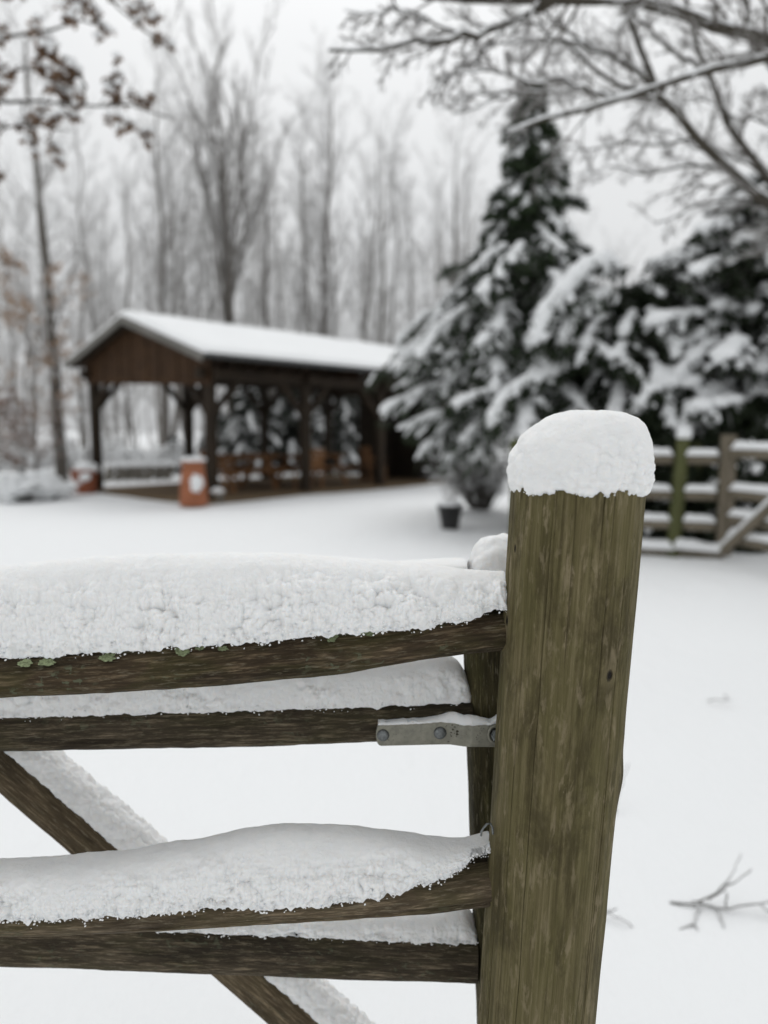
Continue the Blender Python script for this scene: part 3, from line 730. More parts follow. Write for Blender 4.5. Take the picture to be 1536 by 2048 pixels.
    snow_bank('rail_snow', xs, lambda x: it2(x)-.0055, lambda x: it2(x)+.010, lambda x: np.interp(x, xk, top[:, 2])-.0012, lambda x: np.interp(x, xk, top[:, 2])-.001,
              lambda x: np.interp(x, xk, top[:, 2])+np.interp(x, xs, hgt), 'thin crust of snow along the top of the steel hinge strap', nv=30, seed=71, clump=.22, edge_amp=.3)
def it2(x):
    yq = GY-.036
    return np.interp(x, [W(p, 1445, yq)[0] for p in (752, 900, 941, 1006)], [yq, yq, yq-.012, yq-.014])
hinge()
# bent wire beside the post
wp = np.array([W(*p, .80) for p in ((986, 1668), (985, 1655), (981, 1647), (974, 1648), (968, 1655), (963, 1663), (962, 1672))])
V_, Fq = tubes(wp[None], np.full((1, 7), .0012), 8, 1)
link('wire_loop', mesh('wire_loop', V_, Fq, M['bolt']), fence)

# ================================================================== pavilion
d_ = np.array([.64, .768, 0]); d_ /= np.linalg.norm(d_); n_ = np.array([-d_[1], d_[0], 0])
P0 = G(425, 1003); P0[2] = 0
def pv(a, b, z): return P0+d_*a+n_*b+np.array([0, 0, z])
Wd, BAY = 4.3, 2.6; LEN = BAY*3
pav = empty('pavilion', pv(LEN/2, Wd/2, 0), 'open timber pavilion with a snow-covered gable roof', 'pavilion')
EV_N, EV_F, RIDGE, RB = 2.80, 2.90, 3.74, 2.30        # heights of the near eave, far eave, ridge; ridge offset
def slab_me(name, pts, th, mat, up):
    """four corners a,b,c,d extruded along up by th"""
    P = np.array(pts, float); P = np.concatenate([P, P+np.array(up)*th])
    F6 = np.array([[3, 2, 1, 0], [4, 5, 6, 7], [0, 1, 5, 4], [1, 2, 6, 5], [2, 3, 7, 6], [3, 0, 4, 7]])
    return mesh(name, P, F6, mat, False, P*[.6, .6, .6])
fl = link('floor', slab_me('floor', [pv(-.35, -.25, -.05), pv(LEN+.4, -.25, -.05), pv(LEN+.4, Wd+.3, -.05), pv(-.35, Wd+.3, -.05)], .10, M['floor'], (0, 0, 1)), pav)
oh_a0, oh_a1, oh_b = -.45, LEN+.5, .42
sl_n = (RIDGE-EV_N)/(RB+oh_b); sl_f = (RIDGE-EV_F)/(Wd+oh_b-RB)
roof = link('roof', slab_me('roof', [pv(oh_a0, -oh_b, EV_N), pv(oh_a1, -oh_b, EV_N), pv(oh_a1, RB, RIDGE), pv(oh_a0, RB, RIDGE)], .06, M['soffit'], (0, 0, 1)), pav)
link('roof', slab_me('roof', [pv(oh_a0, RB, RIDGE), pv(oh_a1, RB, RIDGE), pv(oh_a1, Wd+oh_b, EV_F), pv(oh_a0, Wd+oh_b, EV_F)], .06, M['soffit'], (0, 0, 1)), pav)
def roof_snow(b0, z0, b1, z1, seed):
    na_, nb_ = 90, 26; A, B = np.meshgrid(np.linspace(oh_a0-.03, oh_a1+.03, na_), np.linspace(0, 1, nb_), indexing='ij')
    edge = np.minimum(np.minimum(A-oh_a0+.03, oh_a1+.03-A)/.10, np.minimum(B, 1.2)*abs(b1-b0)/.10); r = np.sqrt(np.clip(1-(1-np.clip(edge, 0, 1))**2, 0, 1))
    base_ = P0+A[..., None]*d_+(b0+(b1-b0)*B)[..., None]*n_
    Z = z0+(z1-z0)*B+.062+(.13*r)*(1+.25*pn(base_*.9+seed)+.14*pn(base_*3+seed))
    P = base_.copy(); P[..., 2] = Z
    lo = base_.copy(); lo[..., 2] = z0+(z1-z0)*B+.062
    nn = na_*nb_; Fq = grid_faces(na_, nb_)
    V_ = np.concatenate([P.reshape(-1, 3), lo.reshape(-1, 3)])
    link('snow', mesh('snow', V_, np.concatenate([Fq[:, ::-1], Fq+nn]), M['snow']), roof)
roof_snow(-oh_b-.03, EV_N-.01, RB, RIDGE, 1); roof_snow(Wd+oh_b+.03, EV_F-.01, RB, RIDGE, 4)
# barge boards and gutter
for (ba, za, bb, zb) in ((-oh_b, EV_N, RB, RIDGE), (Wd+oh_b, EV_F, RB, RIDGE)):
    for a_ in (oh_a0-.02, oh_a1+.02):
        beam('barge_board', pv(a_, ba, za-.01), pv(a_, bb, zb-.01), .035, .17, M['barge'], pav)
beam('gutter', pv(oh_a0, -oh_b-.06, EV_N+.03), pv(oh_a1, -oh_b-.06, EV_N+.03), .11, .10, M['gutter'], pav, b=.03)
beam('gutter', pv(oh_a0, Wd+oh_b+.06, EV_F+.03), pv(oh_a1, Wd+oh_b+.06, EV_F+.03), .11, .10, M['gutter'], pav, b=.03)
BZ = 2.52
for b, z in ((0, BZ), (Wd, BZ+.18)):
    beam('wall_plate', pv(-.3, b, z), pv(LEN+.3, b, z), .18, .20, M['timber'], pav)
for k in range(4):
    a = k*BAY
    beam('tie_beam', pv(a, -.25, BZ), pv(a, Wd+.25, BZ+.18), .16, .20, M['timber'], pav)
    for b, z in ((0, BZ), (Wd, BZ+.18)):
        p = beam('post', pv(a, b, .05), pv(a, b, z-.1), .19, .19, M['timber'], pav, up=n_)
        for sg in (-1, 1):
            if -.3 <= a+sg*.75 <= LEN+.3:
                beam('knee_brace', pv(a, b, z-.85), pv(a+sg*.72, b, z-.08), .11, .12, M['timber'], pav, up=n_)
        sg = 1 if b == 0 else -1
        beam('knee_brace', pv(a, b, z-.85), pv(a, b+sg*.72, z-.06), .11, .12, M['timber'], pav, up=d_)
    if k: beam('king_post', pv(a, RB, BZ+.1), pv(a, RB, RIDGE-.05), .14, .14, M['timber'], pav, up=n_)
beam('ridge_beam', pv(-.3, RB, RIDGE-.12), pv(LEN+.3, RB, RIDGE-.12), .12, .2, M['timber'], pav)
for k in range(14):
    a = -.3+k*(LEN+.6)/13
    beam('rafter', pv(a, -.35, EV_N-.03), pv(a, RB, RIDGE-.05), .07, .11, M['timber'], pav)
    beam('rafter', pv(a, Wd+.35, EV_F-.03), pv(a, RB, RIDGE-.05), .07, .11, M['timber'], pav)
# gable boards, each one its own piece
for ga in (-.12, LEN+.10):
    nb = 22; bw = (Wd+.36)/nb
    for k in range(nb):
        b0 = -.18+k*bw; b1 = b0+bw-.012; j = .010*((k*37) % 5-2)/2
        zr = lambda b: (EV_N+(b+oh_b)*sl_n if b < RB else EV_F+(Wd+oh_b-b)*sl_f)-.03
        lowz = 2.30+.20*(b0/Wd)
        c4 = [pv(ga+j, b0, lowz), pv(ga+j, b1, lowz), pv(ga+j, b1, zr(b1)), pv(ga+j, b0, zr(b0))]
        link('gable_board', slab_me('gable_board', c4, .022, M['cladding'], d_ if ga > 0 else d_), pav)
# closed corner at the far end
for k in range(9):
    b0 = -.02+k*.2
    link('wall_board', slab_me('wall_board', [pv(LEN+.02, b0, .05), pv(LEN+.02, b0+.188, .05), pv(LEN+.02, b0+.188, 2.4), pv(LEN+.02, b0, 2.4)], .03, M['dark_wall'], d_), pav)
for k in range(7):
    a0 = LEN-1.35+k*.2
    link('wall_board', slab_me('wall_board', [pv(a0, 1.78, .05), pv(a0+.188, 1.78, .05), pv(a0+.188, 1.78, 2.4), pv(a0, 1.78, 2.4)], .03, M['dark_wall'], n_), pav)
# garden tables and chairs inside
def picnic_table(a, b, rz, label):
    t = empty('picnic_table', pv(a, b, .05), label, 'table', 'picnic tables inside the pavilion')
    c, s = math.cos(rz), math.sin(rz)
    def q(x, y, z):
        v = d_*(x*c-y*s)+n_*(x*s+y*c); return pv(a, b, .05)+v+np.array([0, 0, z])
    for k in range(5): beam('tabletop_plank', q(-.9, -.32+k*.16, .74), q(.9, -.32+k*.16, .74), .145, .04, M['furniture'], t)
    for y in (-.68, .68):
        for k in (-1, 1): beam('bench_plank', q(-.9, y+k*.075, .45), q(.9, y+k*.075, .45), .135, .04, M['furniture'], t)
    for x in (-.62, .62):
        for sy in (-1, 1): beam('leg', q(x, sy*.62, 0), q(x, sy*.24, .72), .05, .10, M['furniture'], t, up=d_*c+n_*s)
        beam('cross_bar', q(x+.052, -.72, .40), q(x+.052, .72, .40), .05, .09, M['furniture'], t)
        beam('cross_bar', q(x+.052, -.36, .69), q(x+.052, .36, .69), .05, .06, M['furniture'], t)
picnic_table(1.9, 1.5, 0, 'brown picnic table with benches inside the pavilion, nearest its gable end')
picnic_table(4.3, 1.5, 0, 'brown picnic table with benches inside the pavilion, nearest its dark closed corner')
picnic_table(3.4, 3.1, 0, 'brown picnic table with benches on the wood side of the pavilion, behind the other two')
def garden_chair(a, b, rz, where):
    t = empty('garden_chair', pv(a, b, .05), 'brown slatted garden chair '+where, 'chair', 'garden chairs inside the pavilion')
    c, s = math.cos(rz), math.sin(rz)
    def q(x, y, z):
        v = d_*(x*c-y*s)+n_*(x*s+y*c); return pv(a, b, .05)+v+np.array([0, 0, z])
    for x in (-.22, .22):
        beam('leg', q(x, -.22, 0), q(x, -.22, .44), .045, .045, M['furniture'], t, up=n_)
        beam('leg', q(x, .22, 0), q(x, .28, .95), .045, .045, M['furniture'], t, up=d_)
        beam('armrest', q(x, -.25, .64), q(x, .26, .64), .05, .03, M['furniture'], t)
    for k in range(5): beam('seat_slat', q(-.24, -.2+k*.1, .44), q(.24, -.2+k*.1, .44), .085, .02, M['furniture'], t)
    for k in range(5): beam('back_slat', q(-.2, .235+.01*k, .52+k*.095), q(.2, .235+.01*k, .52+k*.095), .02, .07, M['furniture'], t)
garden_chair(.75, .75, .5, 'by the pavilion corner post with the tall orange pot'); garden_chair(3.1, .42, 3.3, 'between the two picnic tables along the open side of the pavilion'); garden_chair(5.9, .8, 1.2, 'before the dark closed corner of the pavilion')

# ================================================================== pots
def lathe(name, prof, c, mat, parent=None, na=40, noise=0.0):
    a = np.arange(na)/na*2*math.pi
    P = np.array([[[r*math.cos(t), r*math.sin(t), z] for t in a] for r, z in prof])
    if noise: P = P+nrm(P*[1, 1, 0]+1e-6)*(noise*pn(P*6+c[0]))[..., None]
    return link(name, mesh(name, P.reshape(-1, 3)+np.array(c), grid_faces(len(prof), na, True), mat), parent)
def blob(name, c, dims, mat, parent=None, sub=4, amp=.15, freq=6, flat=None, seed=0):
    V0, F0 = ico(sub); P = V0*np.array(dims); P = P*(1+amp*(pn(V0*1.7+seed)+.5*pn(V0*4+seed)+.25*pn(V0*9+seed)))[:, None]
    if flat is not None: P[:, 2] = np.maximum(P[:, 2], flat)
    return link(name, mesh(name, P+np.array(c), F0, mat), parent)
c = G(388, 1011); c[2] = 0
t = empty('terracotta_pot', c, 'tall tapering orange terracotta pot with a snow lid before the pavilion corner post', 'pot')
lathe('body', [(.02, 0), (.262, 0), (.268, .02), (.262, .10), (.254, .28), (.238, .48), (.212, .66), (.196, .78), (.214, .79), (.218, .83), (.208, .85), (.18, .85), (.18, .78), (.02, .76)], c, M['terracotta'], t, noise=.006)
blob('snow', c+[0, 0, .862], (.245, .245, .065), M['snow'], t, flat=-.02, seed=2)
v = nrm(np.array([.42, -.9, 0])); pc = c+v*.247+[0, 0, .42]
blob('snow_patch', pc, (.115, .07, .165), M['snow'], t, amp=.5, seed=8)
c = G(436, 1004); c[2] = 0
t = empty('flower_pot', c, 'small grey pot topped with snow beside the tall orange pot', 'pot')
lathe('body', [(.02, 0), (.10, 0), (.125, .17), (.135, .17), (.135, .20), (.12, .20), (.11, .15), (.02, .14)], c, M['stone'], t)
blob('snow', c+[0, 0, .20], (.13, .13, .09), M['snow'], t, flat=-.01, seed=3)
c = G(170, 987); c[2] = 0
t = empty('terracotta_pot', c, 'broad red terracotta pot heaped with snow at the far pavilion post', 'pot')
lathe('body', [(.02, 0), (.24, 0), (.25, .03), (.272, .30), (.285, .46), (.305, .47), (.308, .53), (.29, .54), (.26, .54), (.25, .46), (.02, .44)], c, M['terracotta_dark'], t, noise=.006)
blob('snow', c+[.04, 0, .52], (.27, .26, .20), M['snow'], t, flat=-.03, amp=.3, seed=5)
pc = c+nrm(np.array([.35, -.9, 0]))*.275+[0, 0, .40]; blob('snow_patch', pc, (.14, .05, .10), M['snow'], t, amp=.3, seed=11)
c = G(900, 1056); c[2] = -.01
t = empty('flower_pot', c, 'black plastic flower pot heaped with snow standing alone on the snow', 'pot')
lathe('body', [(.02, 0), (.125, 0), (.128, .02), (.172, .29), (.19, .292), (.192, .345), (.182, .35), (.172, .35), (.16, .29), (.02, .28)], c, M['black_pot'], t)
blob('snow', c+[0, 0, .335], (.18, .18, .10), M['snow'], t, flat=-.01, amp=.2, seed=6)
rs = np.random.RandomState(12); k = 26
Ps = np.stack([np.linspace(0, 1, 5)]*k)[..., None]*(np.stack([rs.normal(size=k)*.08, rs.normal(size=k)*.08, .12+.14*rs.rand(k)], -1))[:, None, :]+c+[0, 0, .33]
V_, Fq = tubes(Ps, np.full((k, 5), .004), 4, 2); link('dry_stalks', mesh('dry_stalks', V_, Fq, M['bark_twig']), t)

# ================================================================== far fence and gate on the right
def fence_snow(A, B, w, h, parent, name='snow', mat='snow', seed=0):
    """rounded snow strip on the beam A-B (top line)"""
    A, B = np.array(A), np.array(B); L = np.linalg.norm(B-A); t = (B-A)/L; s = nrm(np.cross(t, [0, 0, 1.0])); n, m_ = 40, 13
    S, A_ = np.meshgrid(np.linspace(0, L, n), np.linspace(0, math.pi, m_), indexing='ij')
    e = np.clip(np.minimum(S, L-S)/.05, 0, 1); e = np.sqrt(1-(1-e)**2)
    P = A+S[..., None]*t-(w*np.sign(np.cos(A_))*np.abs(np.cos(A_))**.7)[..., None]*s
    hh = h*e*(1+.35*pn(np.stack([S*4+seed, S*0, S*0], -1))+.2*pn(np.stack([S*11+seed, S*0, S*0], -1)))
    P = P+(hh*np.abs(np.sin(A_))**.8)[..., None]*np.array([0, 0, 1.0])
    P = P+(.006*pn(P*25))[..., None]
    return link(name, mesh(name, P.reshape(-1, 3), grid_faces(n, m_, True), M[mat]), parent)
gp = G(1345, 1110); gp[2] = 0
sp = G(1447, 1116); sp[2] = 0
ff = empty('paddock_fence', gp, 'distant rail fence with a mossy green post and snow on its rails', 'fence')
def round_post(name, c, r, h, mat, parent, lean=(0, 0)):
    n, na = 14, 24; zs = np.linspace(-.2, h, n); a = np.arange(na)/na*2*math.pi; Z, A = np.meshgrid(zs, a, indexing='ij')
    rr = r*(1+.05*pn(np.stack([Z*2, np.cos(A), np.sin(A)], -1)+c[0])); 
    P = np.stack([c[0]+lean[0]*Z+rr*np.cos(A), c[1]+lean[1]*Z+rr*np.sin(A), Z], -1)
    V_ = np.concatenate([P.reshape(-1, 3), [[c[0]+lean[0]*h, c[1]+lean[1]*h, h+.004]]]); j = np.arange(na)+(n-1)*na
    return link(name, mesh(name, V_, [grid_faces(n, na, True), np.stack([j, np.roll(j, -1), np.full(na, n*na)], -1)], mat, True, np.concatenate([np.stack([Z, rr*np.cos(A), rr*np.sin(A)], -1).reshape(-1, 3), [[h, 0, 0]]])), parent)
gpost = round_post('post', gp, .073, 1.33, M['green_post'], ff, (.055, 0))
gpost['label'] = 'mossy green round post'
blob('snow', gp+[.075, 0, 1.36], (.085, .085, .085), M['snow'], gpost, flat=-.04, seed=4)
bp = sp+np.array([.05, .95, 0])
rp = round_post('post', gp+np.array([.50, .75, 0]), .07, 1.32, M['green_post'], ff, (.03, 0))
left_end = gp+np.array([-1.7, .55, 0])
for h_ in (1.085, .685, .345):
    for A, B in ((left_end, gp), (gp, sp+np.array([-.06, .02, 0]))):
        A2, B2 = A+nrm(B-A)*.07+[.03, 0, h_], B-nrm(B-A)*.06+[.03, 0, h_]
        r_ = beam('rail', A2, B2, .07, .10, M['old_fence'], ff, b=.025); fence_snow(A2+[0, 0, .048], B2+[0, 0, .048], .05, .075, r_, seed=h_*9)
for A, B in ((left_end, gp), (gp, sp)):
    r_ = beam('rail', A+[0, 0, .05], B+[0, 0, .03], .09, .10, M['old_fence'], ff, b=.025); fence_snow(A+[0, -.02, .09], B+[0, -.02, .07], .10, .10, r_, seed=3)
round_post('post', left_end, .07, 1.30, M['green_post'], ff)
fg = empty('paddock_gate', sp, 'distant field gate with a diagonal brace and snow on every bar', 'gate')
gd = nrm(np.array([.30, -1.0, 0])); GL = 2.6
beam('stile', sp+[0, 0, .03], sp+[0, 0, 1.36], .12, .13, M['old_fence'], fg, up=gd)
beam('stile', sp+gd*GL+[0, 0, .05], sp+gd*GL+[0, 0, 1.25], .12, .13, M['old_fence'], fg, up=gd)
for h_ in (1.16, .72, .44, .22):
    A, B = sp+[0, 0, h_], sp+gd*GL+[0, 0, h_]
    r_ = beam('bar', A, B, .06, .10, M['old_fence'], fg, b=.02); fence_snow(A+gd*.07+[0, 0, .048], B-gd*.07+[0, 0, .048], .05, .08, r_, seed=h_*13)
side_g = nrm(np.cross(gd, [0, 0, 1.0])); side_g = side_g if side_g[0] < 0 else -side_g
A, B = sp+side_g*.075+[0, 0, .03], sp+side_g*.075+gd*1.30+[0, 0, 1.12]
r_ = beam('brace', A, B, .06, .10, M['old_fence'], fg, b=.02); tt = nrm(B-A); fence_snow(A+[0, 0, .06], B+[0, 0, .06], .04, .055, r_, seed=6)

# ================================================================== bare trees
def grow(trunk, rad, levels, seed, sag=0.0):
    """trunk (n,3), rad (n,) -> list of (P (N,n,3), radii (N,n)) per level"""
    rs = np.random.RandomState(seed); out = [(trunk[None], rad[None])]
    P, Rd = out[0]
    for lv in levels:
        N, n, _ = P.shape
        cnt = lv['n']; idx = np.repeat(np.arange(N), cnt); t = lv['t0']+(1-lv['t0'])*(np.tile((np.arange(cnt)+.5)/cnt, N)+rs.uniform(-.5, .5, N*cnt)/cnt)
        t = np.clip(t, 0, .995); f = t*(n-1); i = np.minimum(f.astype(int), n-2); w = (f-i)[:, None]
        p = P[idx, i]*(1-w)+P[idx, i+1]*w; r0 = Rd[idx, i]*(1-w[:, 0])+Rd[idx, i+1]*w[:, 0]
        T = nrm(P[idx, i+1]-P[idx, i]); L = np.linalg.norm(np.diff(P, axis=1), axis=2).sum(1)[idx]
        perp = rs.normal(size=T.shape); perp = nrm(perp-(perp*T).sum(1, keepdims=True)*T)
        ang = np.radians(rs.normal(lv['ang'], lv.get('da', 8), len(idx)))[:, None]
        D = nrm(T*np.cos(ang)+perp*np.sin(ang)+np.array([0, 0, lv.get('up', 0)]))
        ln = lv['len']*L*(1-lv.get('tap', .6)*t)*rs.uniform(.6, 1.15, len(idx)) if not lv.get('abs') else lv['len']*rs.uniform(.5, 1.2, len(idx))
        k = lv.get('pts', 4); s = np.linspace(0, 1, k)[None, :, None]
        C = p[:, None]+s*ln[:, None, None]*D[:, None]+s**2*ln[:, None, None]*np.array([0, 0, lv.get('curl', 0)])
        C = C+s*rs.normal(size=(len(idx), k, 3))*(lv.get('wob', .05)*ln)[:, None, None]
        r1 = np.clip(r0*lv.get('r', .55), lv.get('rmin', .003), None)
        rr = r1[:, None]*(1-s[0, :, 0][None]*.75)+.0
        rr = np.maximum(rr, lv.get('rmin', .003)*.6)
        P, Rd = C, rr; out.append((P, Rd))
    return out
def tree_meshes(name, lv, seed, trunk_mat, twig_mat, sides=(8, 5, 4, 3, 3)):
    tr = mesh(name+'_trunk', *tubes(lv[0][0], lv[0][1], sides[0], seed), trunk_mat)
    V_, Fs = merge([tubes(P, r, sides[min(k+1, 4)], seed+k+1) for k, (P, r) in enumerate(lv[1:])])
    return tr, mesh(name+'_crown', V_, Fs, twig_mat)
def trunk_line(H, n, seed, lean=(0, 0), wob=.02):
    rs = np.random.RandomState(seed); z = np.linspace(0, 1, n)
    return np.stack([lean[0]*z*H+np.cumsum(rs.normal(size=n))*wob*H/n*2, lean[1]*z*H+np.cumsum(rs.normal(size=n))*wob*H/n*2, z*H-.1], -1)
def plant_tree(name, meshes, loc, rz, sc, label, cat='tree', group=None):
    t = empty(name, loc, label, cat, group)
    for pn_, me in zip(('trunk', 'crown', 'snow', 'leaves'), meshes):
        if me is None: continue
        ob = link(pn_, me, None); ob.parent = t
        if pn_ in ('snow', 'leaves'): ob['kind'] = 'stuff'
    t.rotation_euler = (0, 0, rz); t.scale = (sc, sc, sc) if not isinstance(sc, tuple) else sc
    return t
VAR = []
for k in range(4):      # tall poplars with steep branches
    H = 17.0; tl = trunk_line(H, 12, 100+k, (rs.normal()*.02, 0), .05); rd = np.linspace([.21, .15, .24, .12][k], .012, 12)
    lv = grow(tl, rd, [dict(n=[34, 26, 30, 38][k], t0=[.14, .3, .22, .1][k], len=[.34, .42, .36, .28][k], ang=[40, 46, 34, 52][k], tap=.62, up=.22, curl=.14, pts=6, wob=.05, r=.38, rmin=.010),
                       dict(n=10, t0=.12, len=.42, ang=38, up=.12, curl=.08, pts=4, wob=.06, r=.5, rmin=.007),
                       dict(n=7, t0=.10, len=.52, ang=30, up=.1, pts=3, wob=.05, r=.6, rmin=.0055)], 200+k)
    VAR.append(tree_meshes('poplar', lv, 10*k, M['bark'], M['bark_twig'], (10, 5, 3, 3, 3)))
for k in range(2):      # slender wood trees with thin crowns and bushy undergrowth sprouts
    H = 12.0; tl = trunk_line(H, 12, 130+k, (0, 0), .035); rd = np.linspace(.12, .012, 12)
    lv = grow(tl, rd, [dict(n=40, t0=.10, len=.26, ang=45, tap=.6, up=.2, curl=.1, pts=5, wob=.05, r=.4, rmin=.010),
                       dict(n=9, t0=.10, len=.5, ang=38, up=.08, pts=4, wob=.06, r=.5, rmin=.007),
                       dict(n=5, t0=.10, len=.55, ang=36, up=.05, pts=3, wob=.06, r=.6, rmin=.005)], 230+k)
    VAR.append(tree_meshes('slender', lv, 50+10*k, M['bark'], M['bark_twig'], (8, 4, 3, 3, 3)))
# the big fan-shaped poplar behind the roof: several leaders from one bole
def big_tree():
    H = 11.0; tl = trunk_line(H, 12, 3, (-.018, 0), .012); rd = np.linspace(.27, .13, 12)
    lv = grow(tl, rd, [dict(n=19, t0=.40, len=.84, ang=24, da=8, tap=.40, up=.10, curl=.12, pts=9, wob=.035, r=.32, rmin=.022),
                       dict(n=16, t0=.12, len=.30, ang=30, up=.22, curl=.10, pts=5, wob=.035, r=.42, rmin=.011),
                       dict(n=9, t0=.12, len=.5, ang=30, up=.12, pts=4, wob=.04, r=.5, rmin=.007),
                       dict(n=4, t0=.15, len=.55, ang=30, up=.06, pts=3, wob=.05, r=.6, rmin=.005)], 77)
    tr = mesh('big_poplar_trunk', *tubes(lv[0][0], lv[0][1], 14, 5), M['bark_trunk'])
    V_, Fs = merge([tubes(*lv[1], 6, 6), tubes(*lv[2], 4, 7)]); bo = mesh('big_poplar_boughs', V_, Fs, M['bark'])
    V_, Fs = merge([tubes(*lv[3], 3, 8), tubes(*lv[4], 3, 9)]); tw = mesh('big_poplar_crown', V_, Fs, M['bark_twig'])
    return tr, tw, bo
b = G(466, 915); Y0 = 29.0
loc = np.array([(470-768)/F*Y0, Y0, 0])
tr_, tw_, bo_ = big_tree()
big = plant_tree('poplar_tree', (tr_, tw_), loc, .3, 1.0, 'tallest bare poplar, its branches fanning up like a broom behind the pavilion roof')
bo_ = link('boughs', bo_); bo_.parent = big
WOODL = {0: 'tall bare snow-dusted poplar in the wood behind the pavilion', 1: 'slender bare snow-dusted tree in the wood behind the pavilion'}
made = {}
def put(kind, px, Y, h, rz):
    base_h = 17.0 if kind < 4 else 12.0; s = h/base_h; loc = (float((px-768)/F*Y), float(Y), 0.0)
    zone = [z_ for lim, z_ in ((150, 'beside the leaning tree'), (420, 'beyond the pavilion gable'), (760, 'rising over the snowy roof'), (960, 'between roof end and spruce'), (9999, 'beyond the spruce and dark bushes')) if px < lim][0]
    rank = [z_ for lim, z_ in ((30, 'front edge'), (45, 'front half'), (70, 'back half'), (9999, 'farthest row')) if Y < lim][0]
    what = 'tall bare poplar' if kind < 4 else ('slender bare tree' if h > 5.6 else 'low bare sapling')
    lab = f'{what} {zone}, in the {rank} of the wood'; grp = f'{what}s {zone}, {rank}'
    if kind not in made:
        t_ = made[kind] = plant_tree('poplar_tree' if kind < 4 else 'bare_tree', VAR[kind], loc, rz, (s*.9, s*.9, s), lab, 'tree', grp)
    else:
        t_ = copy_thing(made[kind], loc, rz, (s*.9, s*.9, s), lab, grp)
    t_.rotation_euler = (rs.normal()*.035, rs.normal()*.035, rz)
rs = np.random.RandomState(42)
def topY(py, Y): return CAM_H+(862-py)/F*Y        # height that reaches py at depth Y
# outline of the wood: photo x -> top y
ox = [-200, 0, 100, 200, 330, 450, 560, 640, 700, 760, 850, 900, 950, 1050, 1250, 1700]; oy = [260, 250, 260, 250, 240, 260, 250, 230, 300, 290, 300, 290, 360, 420, 460, 440]
for row, (Y, n) in enumerate(((27, 8), (33, 10), (40, 12), (49, 14), (62, 16), (80, 18))):
    for k in range(n):
        px = -160+(k+.5+rs.uniform(-.42, .42))*(1900/n); Yk = Y*rs.uniform(.93, 1.07)
        h = topY(np.interp(px, ox, oy)+rs.uniform(-10, 110)+(40 if row < 2 else 55+rs.uniform(0, 90)), Yk)
        put(int(rs.randint(0, 4)) if rs.rand() < .5 else 4+int(rs.randint(0, 2)), px, Yk, h, rs.uniform(0, 6.28))
for px, Y, py in ((640, 36, 190), (675, 38, 215), (600, 34, 240), (545, 31, 300), (745, 33, 285), (790, 35, 290), (880, 34, 285), (330, 31, 150), (205, 27, 240), (260, 26, 330)):
    put(int(rs.randint(0, 4)), px, Y, topY(py, Y), rs.uniform(0, 6.28))
for k in range(46):      # undergrowth
    px = -150+k*1150/46+rs.uniform(-12, 12); Yk = rs.uniform(29, 60)
    put(4+int(rs.randint(0, 2)), px, Yk, rs.uniform(3.0, 5.5), rs.uniform(0, 6.28))
# single dark trunk beside the pavilion, on the left
H = 11.5; tl = trunk_line(H, 12, 61, (-.035, 0), .02); rd = np.linspace(.17, .03, 12)
lv = grow(tl, rd, [dict(n=26, t0=.25, len=.30, ang=48, tap=.5, up=.1, curl=.05, pts=6, wob=.05, r=.42, rmin=.014),
                   dict(n=9, t0=.1, len=.45, ang=40, pts=4, wob=.06, r=.5, rmin=.008), dict(n=5, t0=.1, len=.5, ang=36, pts=3, wob=.06, r=.6, rmin=.005)], 62)
plant_tree('leaning_tree', tree_meshes('leaning', lv, 7, M['bark_left'], M['bark_twig']), ((124-768)/F*21, 21, 0), 0, 1.0, 'bare tree with a slightly leaning dark trunk left of the pavilion')

# ---- beech sapling with pale withered leaves
def leaf_quads(C, size, seed, D=None):
    rs = np.random.RandomState(seed); N = len(C); a = nrm(rs.normal(size=(N, 3))+(0 if D is None else D)); b = nrm(np.cross(a, rs.normal(size=(N, 3))))
    n = np.cross(a, b); s = (size*rs.uniform(.6, 1.3, N))[:, None]
    pts = [C, C+a*s*.35+b*s*.30+n*s*.08, C+a*s*.75+b*s*.24+n*s*.16, C+a*s*1.05, C+a*s*.72-b*s*.26+n*s*.14, C+a*s*.33-b*s*.28+n*s*.06]
    V_ = np.stack(pts, 1).reshape(-1, 3); o_ = (np.arange(N)*6)[:, None]
    return V_, np.concatenate([o_+[0, 1, 2, 3], o_+[0, 3, 4, 5]])
def along(P, n, seed, t0=.2):
    rs = np.random.RandomState(seed); N, k, _ = P.shape; i = rs.randint(0, N, n); f = (t0+(1-t0)*rs.rand(n))*(k-1); j = np.minimum(f.astype(int), k-2); w = (f-j)[:, None]
    return P[i, j]*(1-w)+P[i, j+1]*w
def sapling(name, loc, H, nleaf, leafsize, mat, seed, label, rz=0, fan=.5):
    tl = trunk_line(H, 9, seed, (.01, 0), .04); rd = np.linspace(.05, .008, 9)
    lv = grow(tl, rd, [dict(n=22, t0=.22, len=fan, ang=60, tap=.5, pts=5, wob=.05, r=.45, rmin=.008), dict(n=8, t0=.15, len=.45, ang=42, pts=4, wob=.06, r=.5, rmin=.005), dict(n=4, t0=.1, len=.5, ang=40, pts=3, wob=.06, r=.6, rmin=.004)], seed)
    t, c_ = tree_meshes(name, lv, seed, M['bark'], M['bark_twig'], (7, 4, 3, 3, 3))
    lf = mesh(name+'_leaves', *leaf_quads(along(lv[3][0], nleaf, seed), leafsize, seed, np.array([0, 0, -.7])), mat, False)
    return plant_tree(name, (t, c_, None, lf), loc, rz, 1.0, label)
sapling('beech_tree', ((55-768)/F*20.5, 20.5, 0), 5.6, 2600, .085, M['beech_leaf'], 301, 'young beech keeping pale orange withered leaves, left of the leaning tree')
sapling('leafy_shrub', ((-15-768)/F*17.5, 17.5, 0), 2.1, 1500, .06, M['rust'], 305, 'low rusty-leaved bush at the wood edge beyond the snowy shrubs', fan=.8)
